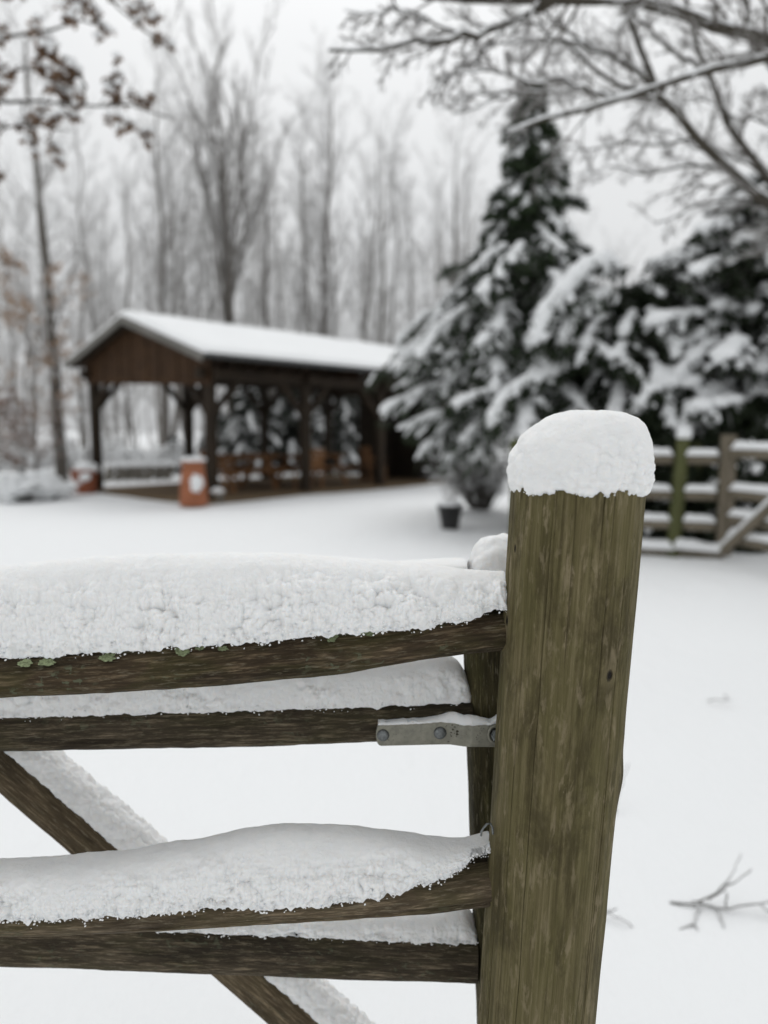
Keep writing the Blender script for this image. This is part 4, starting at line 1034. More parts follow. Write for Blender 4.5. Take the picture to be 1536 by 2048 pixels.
sapling('leafy_shrub', ((70-768)/F*19.5, 19.5, 0), 1.9, 1100, .06, M['rust'], 309, 'low rusty-leaved bush at the foot of the leaning tree', fan=.8)

# ---- near bare tree on the right: limbs followed in the photograph, trunk outside the frame
def poly(pts, n=14):
    P = np.array([W(*p) for p in pts]); d = np.concatenate([[0], np.cumsum(np.linalg.norm(np.diff(P, axis=0), axis=1))]); u = np.linspace(0, d[-1], n)
    return np.stack([smooth_interp(u, d, P[:, k]) for k in range(3)], -1)
def near_tree():
    foot = np.array([4.3, 5.4, 0.0])
    tr = np.stack([np.linspace(foot[0], 3.7, 10)+.05*np.sin(np.arange(10)), np.linspace(5.4, 5.0, 10), np.linspace(-.1, 6.5, 10)], -1)
    limbs = [   # (points px,py,depth from the trunk outwards, r0, r1)
        ([(1900, 260, 5.2), (1640, 118, 4.9), (1536, 76, 4.7), (1420, 50, 4.5), (1320, 12, 4.4), (1200, 2, 4.3), (1080, -4, 4.2), (960, 0, 4.1), (840, -10, 4.0)], .050, .018),
        ([(1120, -2, 4.25), (1010, 48, 4.2), (930, 72, 4.1), (830, 88, 4.0), (740, 98, 3.95), (660, 104, 3.9)], .022, .008),
        ([(1900, 210, 5.0), (1640, 90, 4.6), (1536, 114, 4.4), (1430, 138, 4.3), (1330, 165, 4.2), (1230, 205, 4.1), (1130, 228, 4.0), (1060, 250, 3.95), (1010, 262, 3.9)], .036, .010),
        ([(1800, 560, 5.4), (1640, 480, 5.6), (1536, 404, 5.8), (1450, 335, 5.8), (1370, 245, 5.8), (1310, 170, 5.8), (1270, 70, 5.8), (1240, -20, 5.8)], .050, .018),
        ([(1370, 245, 5.8), (1320, 190, 5.75), (1240, 120, 5.7), (1150, 70, 5.7), (1090, 25, 5.7), (1040, -30, 5.7)], .020, .009),
        ([(1330, 180, 5.8), (1230, 170, 5.7), (1160, 110, 5.7), (1090, 60, 5.7), (1000, 20, 5.7)], .020, .008),
        ([(1760, 520, 5.6), (1610, 480, 6.0), (1530, 355, 6.2), (1460, 250, 6.2), (1420, 150, 6.2), (1380, 40, 6.2), (1360, -40, 6.2)], .040, .016),
        ([(1420, 150, 6.2), (1340, 95, 6.1), (1270, 30, 6.1), (1230, -30, 6.1)], .018, .010),
        ([(1060, 190, 5.7), (1000, 186, 5.6), (920, 200, 5.6), (900, 215, 5.6)], .012, .006),
        ([(1310, 200, 5.75), (1220, 190, 5.7), (1130, 182, 5.6), (1030, 188, 5.5), (960, 210, 5.4), (900, 228, 5.4)], .016, .006),
        ([(1240, 120, 5.7), (1160, 90, 5.6), (1080, 78, 5.5), (1000, 90, 5.4), (930, 108, 5.4)], .014, .006),
        ([(1700, 300, 5.4), (1560, 160, 5.6), (1500, 60, 5.6), (1480, -40, 5.6)], .03, .014),
        ([(1700, 420, 5.5), (1580, 430, 5.8), (1490, 400, 6.0), (1400, 410, 6.1), (1310, 450, 6.2)], .018, .007),
        ([(1460, 340, 5.8), (1390, 330, 6.0), (1300, 345, 6.2), (1220, 335, 6.3), (1150, 350, 6.4)], .014, .005),
        ([(1400, 280, 5.8), (1330, 290, 6.0), (1250, 285, 6.2), (1180, 300, 6.3), (1110, 290, 6.4)], .013, .005),
        ([(1530, 355, 6.2), (1480, 320, 6.4), (1400, 300, 6.6), (1320, 260, 6.8), (1260, 265, 6.9)], .014, .005),
        ([(1600, 330, 5.6), (1540, 250, 5.9), (1470, 230, 6.1), (1400, 200, 6.3), (1330, 215, 6.4)], .014, .005),
        ([(1010, 48, 4.2), (960, 110, 4.2), (900, 150, 4.2), (850, 190, 4.2)], .008, .004),
        ([(1230, 205, 4.1), (1150, 165, 4.1), (1060, 160, 4.1), (980, 140, 4.1), (900, 150, 4.1)], .010, .004),
        ([(930, 72, 4.1), (860, 40, 4.0), (790, 20, 3.9), (720, 30, 3.9), (690, 20, 3.9)], .008, .004),
    ]
    polys = [poly(l[0], 16) for l in limbs]; P = np.stack(polys); Rd = np.stack([np.linspace(l[1], l[2], 16) for l in limbs])*1.0
    rs = np.random.RandomState(5); P = P+rs.normal(size=P.shape)*.008
    out = [(P, Rd)]
    # twigs on these limbs
    sub = []; cur = (P, Rd)
    for lv in (dict(n=15, t0=.12, len=.24, ang=48, tap=.35, up=-.02, pts=6, wob=.045, r=.42, rmin=.005), dict(n=11, t0=.1, len=.42, ang=38, up=.0, pts=5, wob=.05, r=.5, rmin=.0026), dict(n=6, t0=.1, len=.5, ang=36, pts=4, wob=.05, r=.6, rmin=.0016)):
        N, n, _ = cur[0].shape
        g = [grow(cur[0][i], cur[1][i], [lv], 900+i*7+len(out)*1000)[1] for i in range(N)] if N < 40 else [grow_all(cur, lv, 55+len(out))]
        cur = (np.concatenate([a for a, b in g]), np.concatenate([b for a, b in g])); out.append(cur)
    t = empty('bare_tree', foot, 'near bare tree on the right, long snow-lined limbs reaching across the sky', 'tree')
    link('trunk', mesh('trunk', *tubes(tr[None], np.linspace(.17, .07, 10)[None], 14, 1), M['bark_trunk']), t)
    for k in range(len(limbs)):
        lb = link('limb', mesh('limb', *tubes(P[k:k+1], Rd[k:k+1], 10, 3+k), M['bark_near']), t)
        # snow line on top of the limb
        u = np.linspace(0, 15, 90); i = np.minimum(u.astype(int), 14); w = (u-i)[:, None]; C = P[k][i]*(1-w)+P[k][i+1]*w; rr = Rd[k][i]
        steep = np.abs(nrm(np.gradient(C, axis=0))[:, 2]); q = np.stack([u*.9, u*0+k*5, u*0], -1)
        sr = rr*.80*(1-.75*sstep(.6, .9, steep))*(.85+.7*pn(q)+.5*pn(q*2.7+3))+.003; C = C+np.array([0, 0, 1.0])*(rr*.55)[:, None]
        link('snow', mesh('snow', *tubes(C[None], np.maximum(sr, .002)[None], 10, 3+k), M['snow']), lb)
    V_, Fs = merge([tubes(a, b, 3 if k else 4, 60+k) for k, (a, b) in enumerate(out[1:])])
    link('crown', mesh('crown', V_, Fs, M['near_twig']), t)
def grow_all(cur, lv, seed):
    P, Rd = cur; rs = np.random.RandomState(seed); N, n, _ = P.shape; cnt = lv['n']; idx = np.repeat(np.arange(N), cnt)
    t = lv['t0']+(1-lv['t0'])*rs.rand(N*cnt); f = t*(n-1); i = np.minimum(f.astype(int), n-2); w = (f-i)[:, None]
    p = P[idx, i]*(1-w)+P[idx, i+1]*w; r0 = Rd[idx, i]; T = nrm(P[idx, i+1]-P[idx, i]); L = np.linalg.norm(np.diff(P, axis=1), axis=2).sum(1)[idx]
    perp = rs.normal(size=T.shape); perp = nrm(perp-(perp*T).sum(1, keepdims=True)*T); ang = np.radians(rs.normal(lv['ang'], 8, len(idx)))[:, None]
    D = nrm(T*np.cos(ang)+perp*np.sin(ang)+np.array([0, 0, lv.get('up', 0)])); ln = lv['len']*L*(1-.5*t)*rs.uniform(.6, 1.15, len(idx))
    k = lv['pts']; s = np.linspace(0, 1, k)[None, :, None]; C = p[:, None]+s*ln[:, None, None]*D[:, None]+s*rs.normal(size=(len(idx), k, 3))*(lv['wob']*ln)[:, None, None]
    rr = np.maximum(np.clip(r0*lv['r'], lv['rmin'], None)[:, None]*(1-s[0, :, 0][None]*.7), lv['rmin']*.6)
    return C, rr
near_tree()

# ---- oak on the left reaching in with brown leaves
def oak():
    foot = np.array([-6.6, 7.4, 0.0])
    tr = np.stack([np.linspace(-6.6, -5.6, 9), np.linspace(7.4, 7.2, 9), np.linspace(-.1, 7.2, 9)], -1)
    limbs = [([(-420, -60, 7.2), (-200, 40, 6.8), (0, 72, 6.5), (90, 62, 6.4), (160, 40, 6.3), (210, 55, 6.2)], .03, .007),
             ([(-420, -200, 7.2), (-150, -140, 6.8), (60, -80, 6.5), (190, -30, 6.3), (260, 35, 6.2), (310, 75, 6.2)], .03, .006),
             ([(-420, 200, 7.2), (-200, 210, 6.8), (0, 195, 6.5), (90, 200, 6.4), (170, 208, 6.3), (260, 212, 6.2), (340, 238, 6.2)], .03, .006),
             ([(170, 208, 6.3), (165, 160, 6.3), (120, 130, 6.3), (85, 80, 6.3)], .012, .005),
             ([(-200, 210, 6.8), (-60, 170, 6.6), (0, 150, 6.5), (60, 140, 6.5), (120, 170, 6.4), (160, 195, 6.4)], .016, .005),
             ([(-420, 300, 7.2), (-150, 280, 6.7), (0, 262, 6.5), (70, 250, 6.4), (140, 262, 6.3)], .02, .005)]
    P = np.stack([poly(l[0], 14) for l in limbs]); Rd = np.stack([np.linspace(l[1], l[2], 14) for l in limbs]); rs = np.random.RandomState(8); P = P+rs.normal(size=P.shape)*.012
    c1 = grow_all((P, Rd), dict(n=16, t0=.25, len=.16, ang=55, pts=5, wob=.07, r=.5, rmin=.005, up=-.1), 21); c2 = grow_all(c1, dict(n=5, t0=.2, len=.45, ang=45, pts=4, wob=.08, r=.6, rmin=.003, up=-.1), 22)
    t = empty('oak_tree', foot, 'oak on the left reaching in with branches that still carry brown leaves and snow', 'tree')
    link('trunk', mesh('trunk', *tubes(tr[None], np.linspace(.22, .08, 9)[None], 14, 1), M['bark_trunk']), t)
    for k in range(len(limbs)): link('limb', mesh('limb', *tubes(P[k:k+1], Rd[k:k+1], 9, 3+k), M['bark_near']), t)
    V_, Fs = merge([tubes(c1[0], c1[1], 4, 3), tubes(c2[0], c2[1], 3, 4)]); link('crown', mesh('crown', V_, Fs, M['bark_near']), t)
    Lc = along(c2[0], 5200, 23, .2); tag(link('leaves', mesh('leaves', *leaf_quads(Lc, .046, 24, np.array([0, 0, -.6])), M['dry_leaf'], False), t), kind='stuff')
    i = rs.rand(len(Lc)) < .16; C = Lc[i]+[0, 0, .025]; n = len(C); dm = np.stack([rs.uniform(.018, .055, n), rs.uniform(.018, .04, n), rs.uniform(.010, .026, n)], -1)
    tag(link('snow', mesh('snow', *lumps(C, rs.normal(size=(n, 3))*[1, 1, .2], dm, ICO2, .3, 14), M['snow']), t), kind='stuff')
oak()

# ================================================================== evergreens
def blades(C, D, length, width, seed, spread=.8):
    rs = np.random.RandomState(seed); N = len(C); d = nrm(D+rs.normal(size=(N, 3))*spread); b = nrm(np.cross(d, rs.normal(size=(N, 3)))); L = (length*rs.uniform(.6, 1.3, N))[:, None]; w = (width*rs.uniform(.7, 1.3, N))[:, None]
    V_ = np.stack([C-b*w*.4, C+b*w*.4, C+d*L*.6+b*w*.5-[0, 0, .004], C+d*L-[0, 0, .01]], 1).reshape(-1, 3); o_ = (np.arange(N)*4)[:, None]
    return V_, o_+[0, 1, 2, 3]
def conifer(name, H, prof, nl, droop, rise, seed, fol_mat, lump=1.0, cover=1.0, h0=.05, blade=(.085, .020), nb=9, twig=.42, stem=.13, dens=1.0, lvar=(.6, 1.15), t_snow=.35, cushion=1.0, top_cover=1.0, shed=.2):
    """prof(h/H) -> limb length; snow lies on the outer part of the limbs, beyond t_snow"""
    rs = np.random.RandomState(seed); h = H*(h0+(1-h0)*(np.arange(nl)+.5)/nl)+rs.uniform(-.08, .08, nl); h = np.clip(h, .1, H*.99)
    az = np.arange(nl)*2.39996+rs.uniform(-.5, .5, nl); L = np.array([prof(v) for v in h/H])*rs.uniform(*lvar, nl); L = np.maximum(L, .12)
    n = 12; s = np.linspace(0, 1, n)[None, :]
    o_ = np.stack([np.cos(az), np.sin(az), 0*az], -1)
    dr = droop*rs.uniform(.55, 1.5, nl); ri = rise+rs.normal(size=nl)*.10
    P = np.zeros((nl, n, 3)); P[..., 2] = h[:, None]+L[:, None]*(ri[:, None]*s-dr[:, None]*s**2)
    side = np.stack([-np.sin(az), np.cos(az), 0*az], -1); bend = rs.normal(size=nl)*.2
    P[..., :2] += (o_[:, None]*(L[:, None]*s*(1-.12*s))[..., None]+side[:, None]*(bend[:, None]*L[:, None]*s**2)[..., None])[..., :2]
    P[..., 2] = np.maximum(P[..., 2], .06)
    Rd = (.012+.012*L)[:, None]*(1-.8*s)
    cnt = 24; idx = np.repeat(np.arange(nl), cnt); t = np.tile(np.linspace(.10, .99, cnt), nl)+rs.uniform(-.02, .02, nl*cnt); t = np.clip(t, .05, .995)
    f = t*(n-1); i = np.minimum(f.astype(int), n-2); w = (f-i)[:, None]; p = P[idx, i]*(1-w)+P[idx, i+1]*w; T = nrm(P[idx, i+1]-P[idx, i])
    sg = np.where(np.arange(len(idx)) % 2 == 0, 1, -1)[:, None]; sd_ = nrm(np.cross(T, [0, 0, 1.0]))*sg
    D = nrm(T*.75+sd_*rs.uniform(.5, 1.1, (len(idx), 1))+np.array([0, 0, -.28])*rs.uniform(.0, 2.0, (len(idx), 1)))
    ln = np.clip(L[idx]*twig*(1.05-.75*t), .10, .60)*rs.uniform(.6, 1.25, len(idx)); k = 4; sk_ = np.linspace(0, 1, k)[None, :, None]
    C = p[:, None]+sk_*ln[:, None, None]*D[:, None]+sk_**2*ln[:, None, None]*np.array([0, 0, -.35])
    C[..., 2] = np.maximum(C[..., 2], .04)
    wood = mesh(name+'_limbs', *merge([tubes(P, Rd, 4, 1), tubes(C, np.full(C.shape[:2], .005), 3, 2)]), M['bark_trunk'])
    m_ = int(len(idx)*nb*dens); bi = rs.randint(0, len(idx), m_); bt = rs.rand(m_)*(k-1); bj = np.minimum(bt.astype(int), k-2); bw = (bt-bj)[:, None]
    Cb = C[bi, bj]*(1-bw)+C[bi, bj+1]*bw; Db = nrm(C[bi, bj+1]-C[bi, bj])
    m2 = nl*70; ci = rs.randint(0, nl, m2); ct = rs.rand(m2)*(n-1); cj = np.minimum(ct.astype(int), n-2); cw = (ct-cj)[:, None]; Cc = P[ci, cj]*(1-cw)+P[ci, cj+1]*cw; Dc = nrm(P[ci, cj+1]-P[ci, cj])
    fol = mesh(name+'_foliage', *blades(np.concatenate([Cb, Cc]), np.concatenate([Db, Dc]), blade[0], blade[1], seed+1), fol_mat, False)
    cov_l = cover*np.interp(h/H, [0, .45, 1], [1, 1, top_cover])*np.where(rs.rand(nl) < shed, .10, 1.0)       # some limbs have shed their load
    u = np.repeat(np.arange(nl), 10); tt = np.tile(np.linspace(t_snow, 1.0, 10), nl)+rs.uniform(-.04, .04, nl*10); tt = np.clip(tt, .1, .999); f = tt*(n-1); i = np.minimum(f.astype(int), n-2); w = (f-i)[:, None]
    A = P[u, i]*(1-w)+P[u, i+1]*w; T = nrm(P[u, i+1]-P[u, i]); keep = rs.rand(len(u)) < .8*cov_l[u]; A, T, Lu = A[keep], T[keep], L[u[keep]]
    kk = len(A); q = rs.uniform(.55, 1.4, kk)
    dm = np.stack([np.clip(Lu*.10, .05, .17)*cushion*rs.uniform(.8, 1.3, kk), (.036+.030*Lu)*q*lump*cushion, (.028+.018*Lu)*q*lump], -1)
    big = lumps(A+np.stack([0*q, 0*q, .03*lump*q], -1), T, dm, ICO2, .38, 8, seed)
    kp = rs.rand(len(idx)) < .85*cov_l[idx]*sstep(t_snow-.25, t_snow+.35, t); A = C[kp][:, 1:3].reshape(-1, 3); T = np.repeat(nrm(C[kp][:, 3]-C[kp][:, 0]), 2, 0); l_ = np.repeat(ln[kp], 2); kk = len(A); q = rs.uniform(.45, 1.35, kk)
    dm = np.stack([np.clip(l_*.26, .035, .12)*q, (.018+.055*l_)*q*lump, (.013+.033*l_)*q*lump], -1)
    small = lumps(A+[0, 0, .018*lump], T, dm, ICO1 if nl > 60 else ICO2, .34, 12, seed+3)
    sn = mesh(name+'_snow', *merge([big, small]), M['snow'])
    z = np.linspace(-.1, H, 10); tr = mesh(name+'_trunk', *tubes(np.stack([.02*np.sin(z*2), .02*np.cos(z), z], -1)[None], np.linspace(stem, .012, 10)[None], 10, 3), M['bark_trunk'])
    return tr, wood, fol, sn
def plant_conifer(name, ms, loc, rz, sc, label, cat, group=None):
    t = empty(name, loc, label, cat, group)
    for nm, me in zip(('trunk', 'limbs', 'foliage', 'snow'), ms):
        if me is not None:
            ob = link(nm, me); ob.parent = t
            if nm in ('foliage', 'snow'): ob['kind'] = 'stuff'
    t.rotation_euler = (0, 0, rz); t.scale = sc if isinstance(sc, tuple) else (sc, sc, sc); return t
# tall spruce
Ys = 11.8
loc = ((1050-768)/F*Ys, Ys, 0)
spr = conifer('spruce', 6.45, lambda v: np.interp(v, [0, .18, .24, .30, .45, .57, .64, .70, .80, .90, 1], [.8, 1.2, 2.1, 2.45, 2.45, 2.0, 1.35, .9, .74, .45, .05]), 200, .40, .12, 17, M['needles'], .95, 1.0, .225, blade=(.12, .034), nb=12, t_snow=.46, top_cover=.6, shed=.18, lvar=(.5, 1.08))
plant_conifer('spruce_tree', spr, loc, .4, 1.0, 'tall dark green spruce loaded with snow between the pavilion and the thick post', 'tree')
# broad cedar / yew mass on the right
Yc = 10.7
ced = conifer('cedar', 4.75, lambda v: np.interp(v, [0, .2, .5, .75, .9, 1], [1.6, 1.9, 1.8, 1.45, 1.0, .4]), 235, .42, .28, 23, M['yew'], 1.30, 1.0, .10, blade=(.13, .04), nb=8, twig=.40, lvar=(.45, 1.12), t_snow=.45, cushion=1.1, shed=.08)
plant_conifer('cedar_bush', ced, ((1490-768)/F*Yc, Yc, 0), 1.0, (1.05, 1.0, 1.0), 'broad dark evergreen bush with fat cushions of snow behind the distant gate', 'bush')
ced2 = conifer('weeping', 3.35, lambda v: np.interp(v, [0, .2, .5, .8, 1], [1.2, 1.5, 1.6, 1.5, 1.1]), 105, .90, .50, 31, M['yew'], 1.10, 1.0, .22, blade=(.13, .04), nb=15, twig=.36, lvar=(.4, 1.2), t_snow=.42, cushion=1.0, shed=.2)
weep = plant_conifer('weeping_bush', ced2, ((1255-768)/F*10.9, 10.9, 0), 2.2, 1.0, 'weeping evergreen with arching snow-loaded branches between the spruce and the broad bush', 'bush')
plant_conifer('cedar_bush', ced, ((1335-768)/F*12.2, 12.2, 0), 5.0, (.85, .85, .84), 'dark snow-cushioned evergreen bush standing behind the weeping evergreen', 'bush')
plant_conifer('cedar_bush', ced, ((1720-768)/F*10.9, 10.9, 0), 3.4, (.95, .95, .88), 'dark evergreen bush with snow cushions at the far end of the distant gate', 'bush')
# low dark yews at the foot of the bushes, behind the distant fence
yw = conifer('yew', 1.7, lambda v: np.interp(v, [0, .5, 1], [.8, .8, .4]), 70, .25, .25, 47, M['yew'], .9, .45, .03, blade=(.13, .05), nb=14, twig=.5, t_snow=.6, shed=.4)
ysrc = None
for px, Y, sc_, lab in ((1310, 9.9, 1.0, 'low dark yew behind the mossy green post'), (1400, 9.75, .9, 'low dark yew behind the stile of the distant gate'), (1500, 9.6, 1.05, 'low dark yew behind the diagonal brace of the distant gate')):
    loc = ((px-768)/F*Y, Y, 0)
    if ysrc is None: ysrc = plant_conifer('yew_bush', yw, loc, 0, sc_, lab, 'bush', 'low yews behind the distant fence')
    else: copy_thing(ysrc, loc, px*.01, (sc_, sc_, sc_), lab, 'low yews behind the distant fence')
# its long arching branches, each under one thick roll of snow
def arch(pts, r0, r1, seed):
    P = poly(pts, 22); q = np.stack([np.arange(22)*.55, np.zeros(22)+seed*4, np.zeros(22)], -1); rs = np.random.RandomState(seed)
    lb = link('limb', mesh('limb', *tubes(P[None], np.linspace(.035, .008, 22)[None], 6, seed), M['bark_trunk'])); lb.parent = weep; lb.matrix_parent_inverse = weep_inv
    i = rs.randint(0, 22, 420); C = P[i]+rs.normal(size=(420, 3))*[.05, .05, .03]; fo = link('foliage', mesh('foliage', *blades(C, np.tile([0, -.2, -1.0], (420, 1)), .17, .045, seed, .7), M['yew'], False), lb); fo['kind'] = 'stuff'
    rr = np.linspace(r0, r1, 22)*(1+.5*pn(q)+.3*pn(q*2.4+3)); rr[0] *= .3; rr[-1] *= .3
    # one continuous bumpy roll with side lobes
    k = 16; V_, Fq = tubes((P+np.array([0, 0, .5])*rr[:, None])[None], rr[None], k, seed); V_ = V_.reshape(22, k, 3); V_ = V_.repeat(1, 0).reshape(-1, 3)
    V_ = V_+nrm(V_-np.repeat(P, k, 0))*(.45*rr.repeat(k)*(pn(V_*7+seed)+.6*pn(V_*16+seed)))[:, None]
    sn = link('snow', mesh('snow', V_, Fq, M['snow']), lb)
    m_ = 46; j = rs.randint(2, 22, m_); C = P[j]+rs.normal(size=(m_, 3))*np.stack([rr[j]*.8, rr[j]*.8, rr[j]*.5], -1)-[0, 0, .02]; a_ = rs.uniform(.25, .7, m_)*rr[j]
    sl = link('snow_lobes', mesh('snow_lobes', *lumps(C, rs.normal(size=(m_, 3))*[1, 1, .8]+[0, 0, -.8], np.stack([a_*1.3, a_*.8, a_*.8], -1), ICO2, .4, 12, seed), M['snow']), lb); sl['kind'] = 'stuff'
bpy.context.view_layer.update(); weep_inv = weep.matrix_world.inverted()
arch([(1235, 540, 10.6), (1195, 530, 10.4), (1140, 570, 10.2), (1095, 625, 10.0), (1058, 705, 9.9)], .12, .10, 1)
arch([(1215, 590, 10.5), (1165, 620, 10.3), (1135, 665, 10.1), (1118, 705, 10.0)], .10, .07, 2)
arch([(1165, 715, 10.5), (1110, 745, 10.2), (1050, 770, 10.0), (1005, 805, 9.9), (978, 862, 9.8)], .10, .08, 3)
arch([(1090, 770, 10.6), (1010, 785, 10.4), (950, 795, 10.2), (900, 818, 10.1)], .07, .06, 4)
arch([(1180, 690, 10.3), (1220, 715, 10.0), (1262, 740, 9.9), (1290, 780, 9.8)], .08, .06, 5)
arch([(1400, 770, 10.0), (1340, 775, 9.8), (1300, 790, 9.7), (1270, 830, 9.6)], .12, .08, 6)
# evergreens behind the pavilion
far = conifer('far_bush', 3.0, lambda v: np.interp(v, [0, .3, .7, 1], [1.3, 1.5, 1.1, .3]), 85, .5, .15, 41, M['far_green'], .95, .85, .05, blade=(.16, .05), nb=7, t_snow=.40)
src = None
for k, (px, Y, s, rz) in enumerate(((505, 26.5, 1.0, 0), (590, 28, 1.12, 1), (690, 27.5, 1.05, 2), (770, 29, 1.1, 4), (440, 29.5, .72, 5), (640, 31, 1.2, 3), (350, 27, .42, 1), (860, 30, 1.1, 2))):
    loc = ((px-768)/F*Y, Y, 0); lab = 'snow-laden evergreen bush behind the pavilion, '+['seen past its corner post', 'in the middle of its open side', 'seen between its middle posts', 'seen past its third post', 'small, by the wall end', 'tallest of them, set farther back', 'lowest of them, by the stone wall', 'hidden behind its dark closed corner'][k]
    if src is None: src = plant_conifer('evergreen_bush', far, loc, rz, s, lab, 'bush', 'evergreens behind the pavilion')
    else: copy_thing(src, loc, rz, (s, s, s), lab, 'evergreens behind the pavilion')
# bare shrubs with snow
def shrub(name, loc, H, spread, seed, label, n=60, snow=.5, mat='bark_twig', snow_size=1.0):
    rs = np.random.RandomState(seed); k = 7; s = np.linspace(0, 1, k)[None, :, None]
    az = rs.rand(n)*6.283; rr = spread*np.sqrt(rs.rand(n)); D = np.stack([np.cos(az)*rr, np.sin(az)*rr, H*rs.uniform(.6, 1.05, n)], -1)
    P = s*D[:, None]*np.array([1, 1, 1])+np.stack([np.cos(az)*rr*.25, np.sin(az)*rr*.25, 0*az], -1)[:, None]-s**2*np.array([0, 0, .25*H]); P = P+s*rs.normal(size=P.shape)*.03
    Rd = np.linspace(.012, .004, k)[None].repeat(n, 0)
    c1 = grow_all((P, Rd), dict(n=9, t0=.2, len=.42, ang=42, pts=4, wob=.07, r=.6, rmin=.004, up=0), seed+1); c2 = grow_all(c1, dict(n=4, t0=.2, len=.5, ang=42, pts=3, wob=.08, r=.7, rmin=.0032), seed+2)
    t = empty(name, loc, label, 'shrub')
    def put_(nm, me):
        ob = link(nm, me); ob.parent = t
        if nm != 'stems': ob['kind'] = 'stuff'
    put_('stems', mesh('stems', *tubes(P, Rd, 5, 1), M['bark_trunk'])); V_, Fs = merge([tubes(*c1, 3, 2), tubes(*c2, 3, 3)]); put_('twigs', mesh('twigs', V_, Fs, M[mat]))
    m_ = int(900*snow); C = along(c2[0], m_, seed+4, .0); C[:, 2] = np.maximum(C[:, 2], .03); dm = np.stack([rs.uniform(.03, .11, m_), rs.uniform(.025, .08, m_), rs.uniform(.018, .05, m_)], -1)*snow_size
    put_('snow', mesh('snow', *lumps(C+[0, 0, .015], rs.normal(size=(m_, 3))*[1, 1, .3], dm, ICO2, .35, 9, seed), M['snow']))
    return t
c = G(25, 1005); shrub('snowy_shrub', (c[0], c[1]+.5, 0), .62, .55, 401, 'rounded low shrub buried in snow, farthest left of the pavilion', 50, .9, snow_size=1.3)
c = G(92, 1000); shrub('snowy_shrub', (c[0], c[1]+.3, 0), .36, .36, 407, 'flat low shrub with snow next to the broad red pot', 44, .6, snow_size=1.1)
c = G(962, 1018); shrub('bare_shrub', (c[0], c[1], 0), 1.55, .75, 413, 'grey twiggy shrub dusted with snow at the foot of the tall spruce', 80, .45, 'near_twig', .6)
c = G(905, 985); shrub('bare_shrub', (c[0]+.5, c[1], 0), 1.2, .5, 417, 'grey twiggy shrub between the spruce and the pavilion end', 60, .4, snow_size=.7)
for k, (px, Y, H, sprd) in enumerate(((60, 24, 1.3, 1.2), (260, 25, 1.2, 1.4), (330, 26, .9, 1.2), (-40, 22, 1.6, 1.3), (160, 27, 1.5, 1.4))):
    shrub('bare_shrub', ((px-768)/F*Y, Y, 0), H, sprd, 430+k, ['twiggy snow-dusted bush at the wood edge left of the leaning tree', 'twiggy snow-dusted bush seen through the pavilion gable opening', 'low twiggy bush behind the stone wall', 'large twiggy bush at the wood edge beyond the snowy shrubs', 'twiggy bush in the wood just behind the leaning tree'][k], 50, .5)
# low stone wall under snow, behind the pavilion
A, B = np.array([(205-768)/F*21.5, 21.5, 0]), np.array([(352-768)/F*22.6, 22.6, 0])
sw = empty('stone_wall', (A+B)/2, 'low wall of field stones under snow behind the red pot', 'wall')
rs = np.random.RandomState(90); L = np.linalg.norm(B-A); t_ = (B-A)/L
stone_m = [mesh('stone', ICO2[0]*[.17, .14, .115]*(1+.22*pn(ICO2[0]*1.6+q*5)+.1*pn(ICO2[0]*4+q))[:, None], ICO2[1], M['stone'], False) for q in range(4)]
for row in range(2):
    for k in range(7):
        s_ = link('stone', stone_m[rs.randint(0, 4)]); s_.parent = sw; p = A+t_*((k+.5+.3*row)*L/7.4)-(A+B)/2; s_.location = (p[0], p[1]+.03*rs.normal(), .10+.19*row); s_.rotation_euler = (0, 0, rs.rand()*6)
fence_snow(A+[0, 0, .40], B+[0, 0, .40], .17, .13, sw, seed=2)

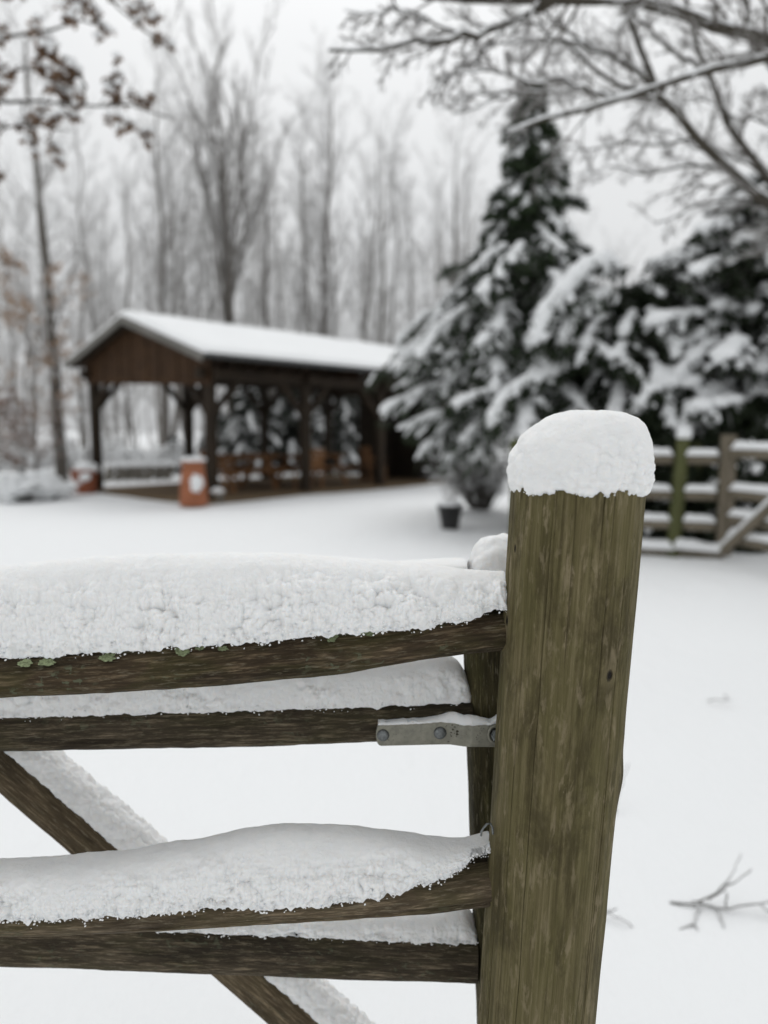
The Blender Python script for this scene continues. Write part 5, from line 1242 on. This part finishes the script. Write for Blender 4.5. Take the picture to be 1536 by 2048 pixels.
# ================================================================== fallen twigs on the snow
def ground_twig(label, lines, lift=.012):
    root = G(*lines[0][0][0]) if False else G(*lines[0][1][0])
    t = None; parts = []
    for r, pts in lines:
        P = []
        for q in pts:
            px, py = q[:2]; z = q[2] if len(q) > 2 else lift
            P.append(G(px, py, z))
        P = np.array(P); d = np.concatenate([[0], np.cumsum(np.linalg.norm(np.diff(P, axis=0), axis=1))]); u = np.linspace(0, d[-1], 12)
        C = np.stack([smooth_interp(u, d, P[:, k]) for k in range(3)], -1) if len(P) > 2 else np.stack([np.interp(u, d, P[:, k]) for k in range(3)], -1)
        C = C+np.random.RandomState(len(parts)+3).normal(size=C.shape)*.0022
        kn = 1+.35*(np.random.RandomState(len(parts)+40).rand(12) < .2)
        parts.append(tubes(C[None], (np.linspace(r, r*.6, 12)*kn*.78)[None], 7, len(parts)))
    V_, Fs = merge(parts)
    tag(link('fallen_twig', mesh('fallen_twig', V_, Fs, M['twig_bark'])), label, 'twig')
M['twig_bark'] = bark_mat('twig_bark', (.13, .12, .11), .3, .9, .8)
ground_twig('forked fallen twig lying on the snow right of the thick post', [
    (.0062, [(1332, 1806, -.01), (1350, 1805, .01), (1390, 1807, .014), (1430, 1812, .018), (1470, 1814, .02), (1510, 1807, .03), (1560, 1800, .04)]),
    (.0042, [(1385, 1802, .014), (1420, 1795, .05), (1450, 1765, .09), (1485, 1708, .14)]),
    (.0042, [(1415, 1803, .016), (1445, 1780, .05), (1475, 1760, .08), (1503, 1738, .11)]),
    (.0042, [(1396, 1810, .014), (1394, 1830, .01), (1386, 1845, .008), (1354, 1860, .0)]),
    (.0035, [(1386, 1845, .008), (1393, 1856, .004), (1396, 1868, 0)]),
    (.0042, [(1430, 1813, .018), (1440, 1830, .012), (1448, 1852, .006), (1457, 1872, 0)]),
    (.0035, [(1452, 1812, .02), (1454, 1798, .04), (1455, 1786, .06)]), (.004, [(1520, 1806, .032), (1536, 1822, .03), (1560, 1830, .02)])])
ground_twig('short split twig half sunk in the snow close to the thick post', [(.0035, [(1200, 1825, .0), (1215, 1825, .012), (1240, 1836, .012), (1266, 1850, .004)]), (.0028, [(1212, 1824, .012), (1224, 1820, .02), (1236, 1818, .03)])])
ground_twig('thin straight twig poking out of the snow just behind the thick post', [(.0042, [(1229, 1625, .0), (1238, 1580, .06), (1250, 1548, .10), (1258, 1524, .13)])])
ground_twig('pale bent twig nearly buried in the snow beyond the forked twig', [(.005, [(1415, 1402, .0), (1430, 1399, .012), (1450, 1400, .014), (1462, 1398, .012)]), (.004, [(1455, 1400, .012), (1450, 1390, .03)])])
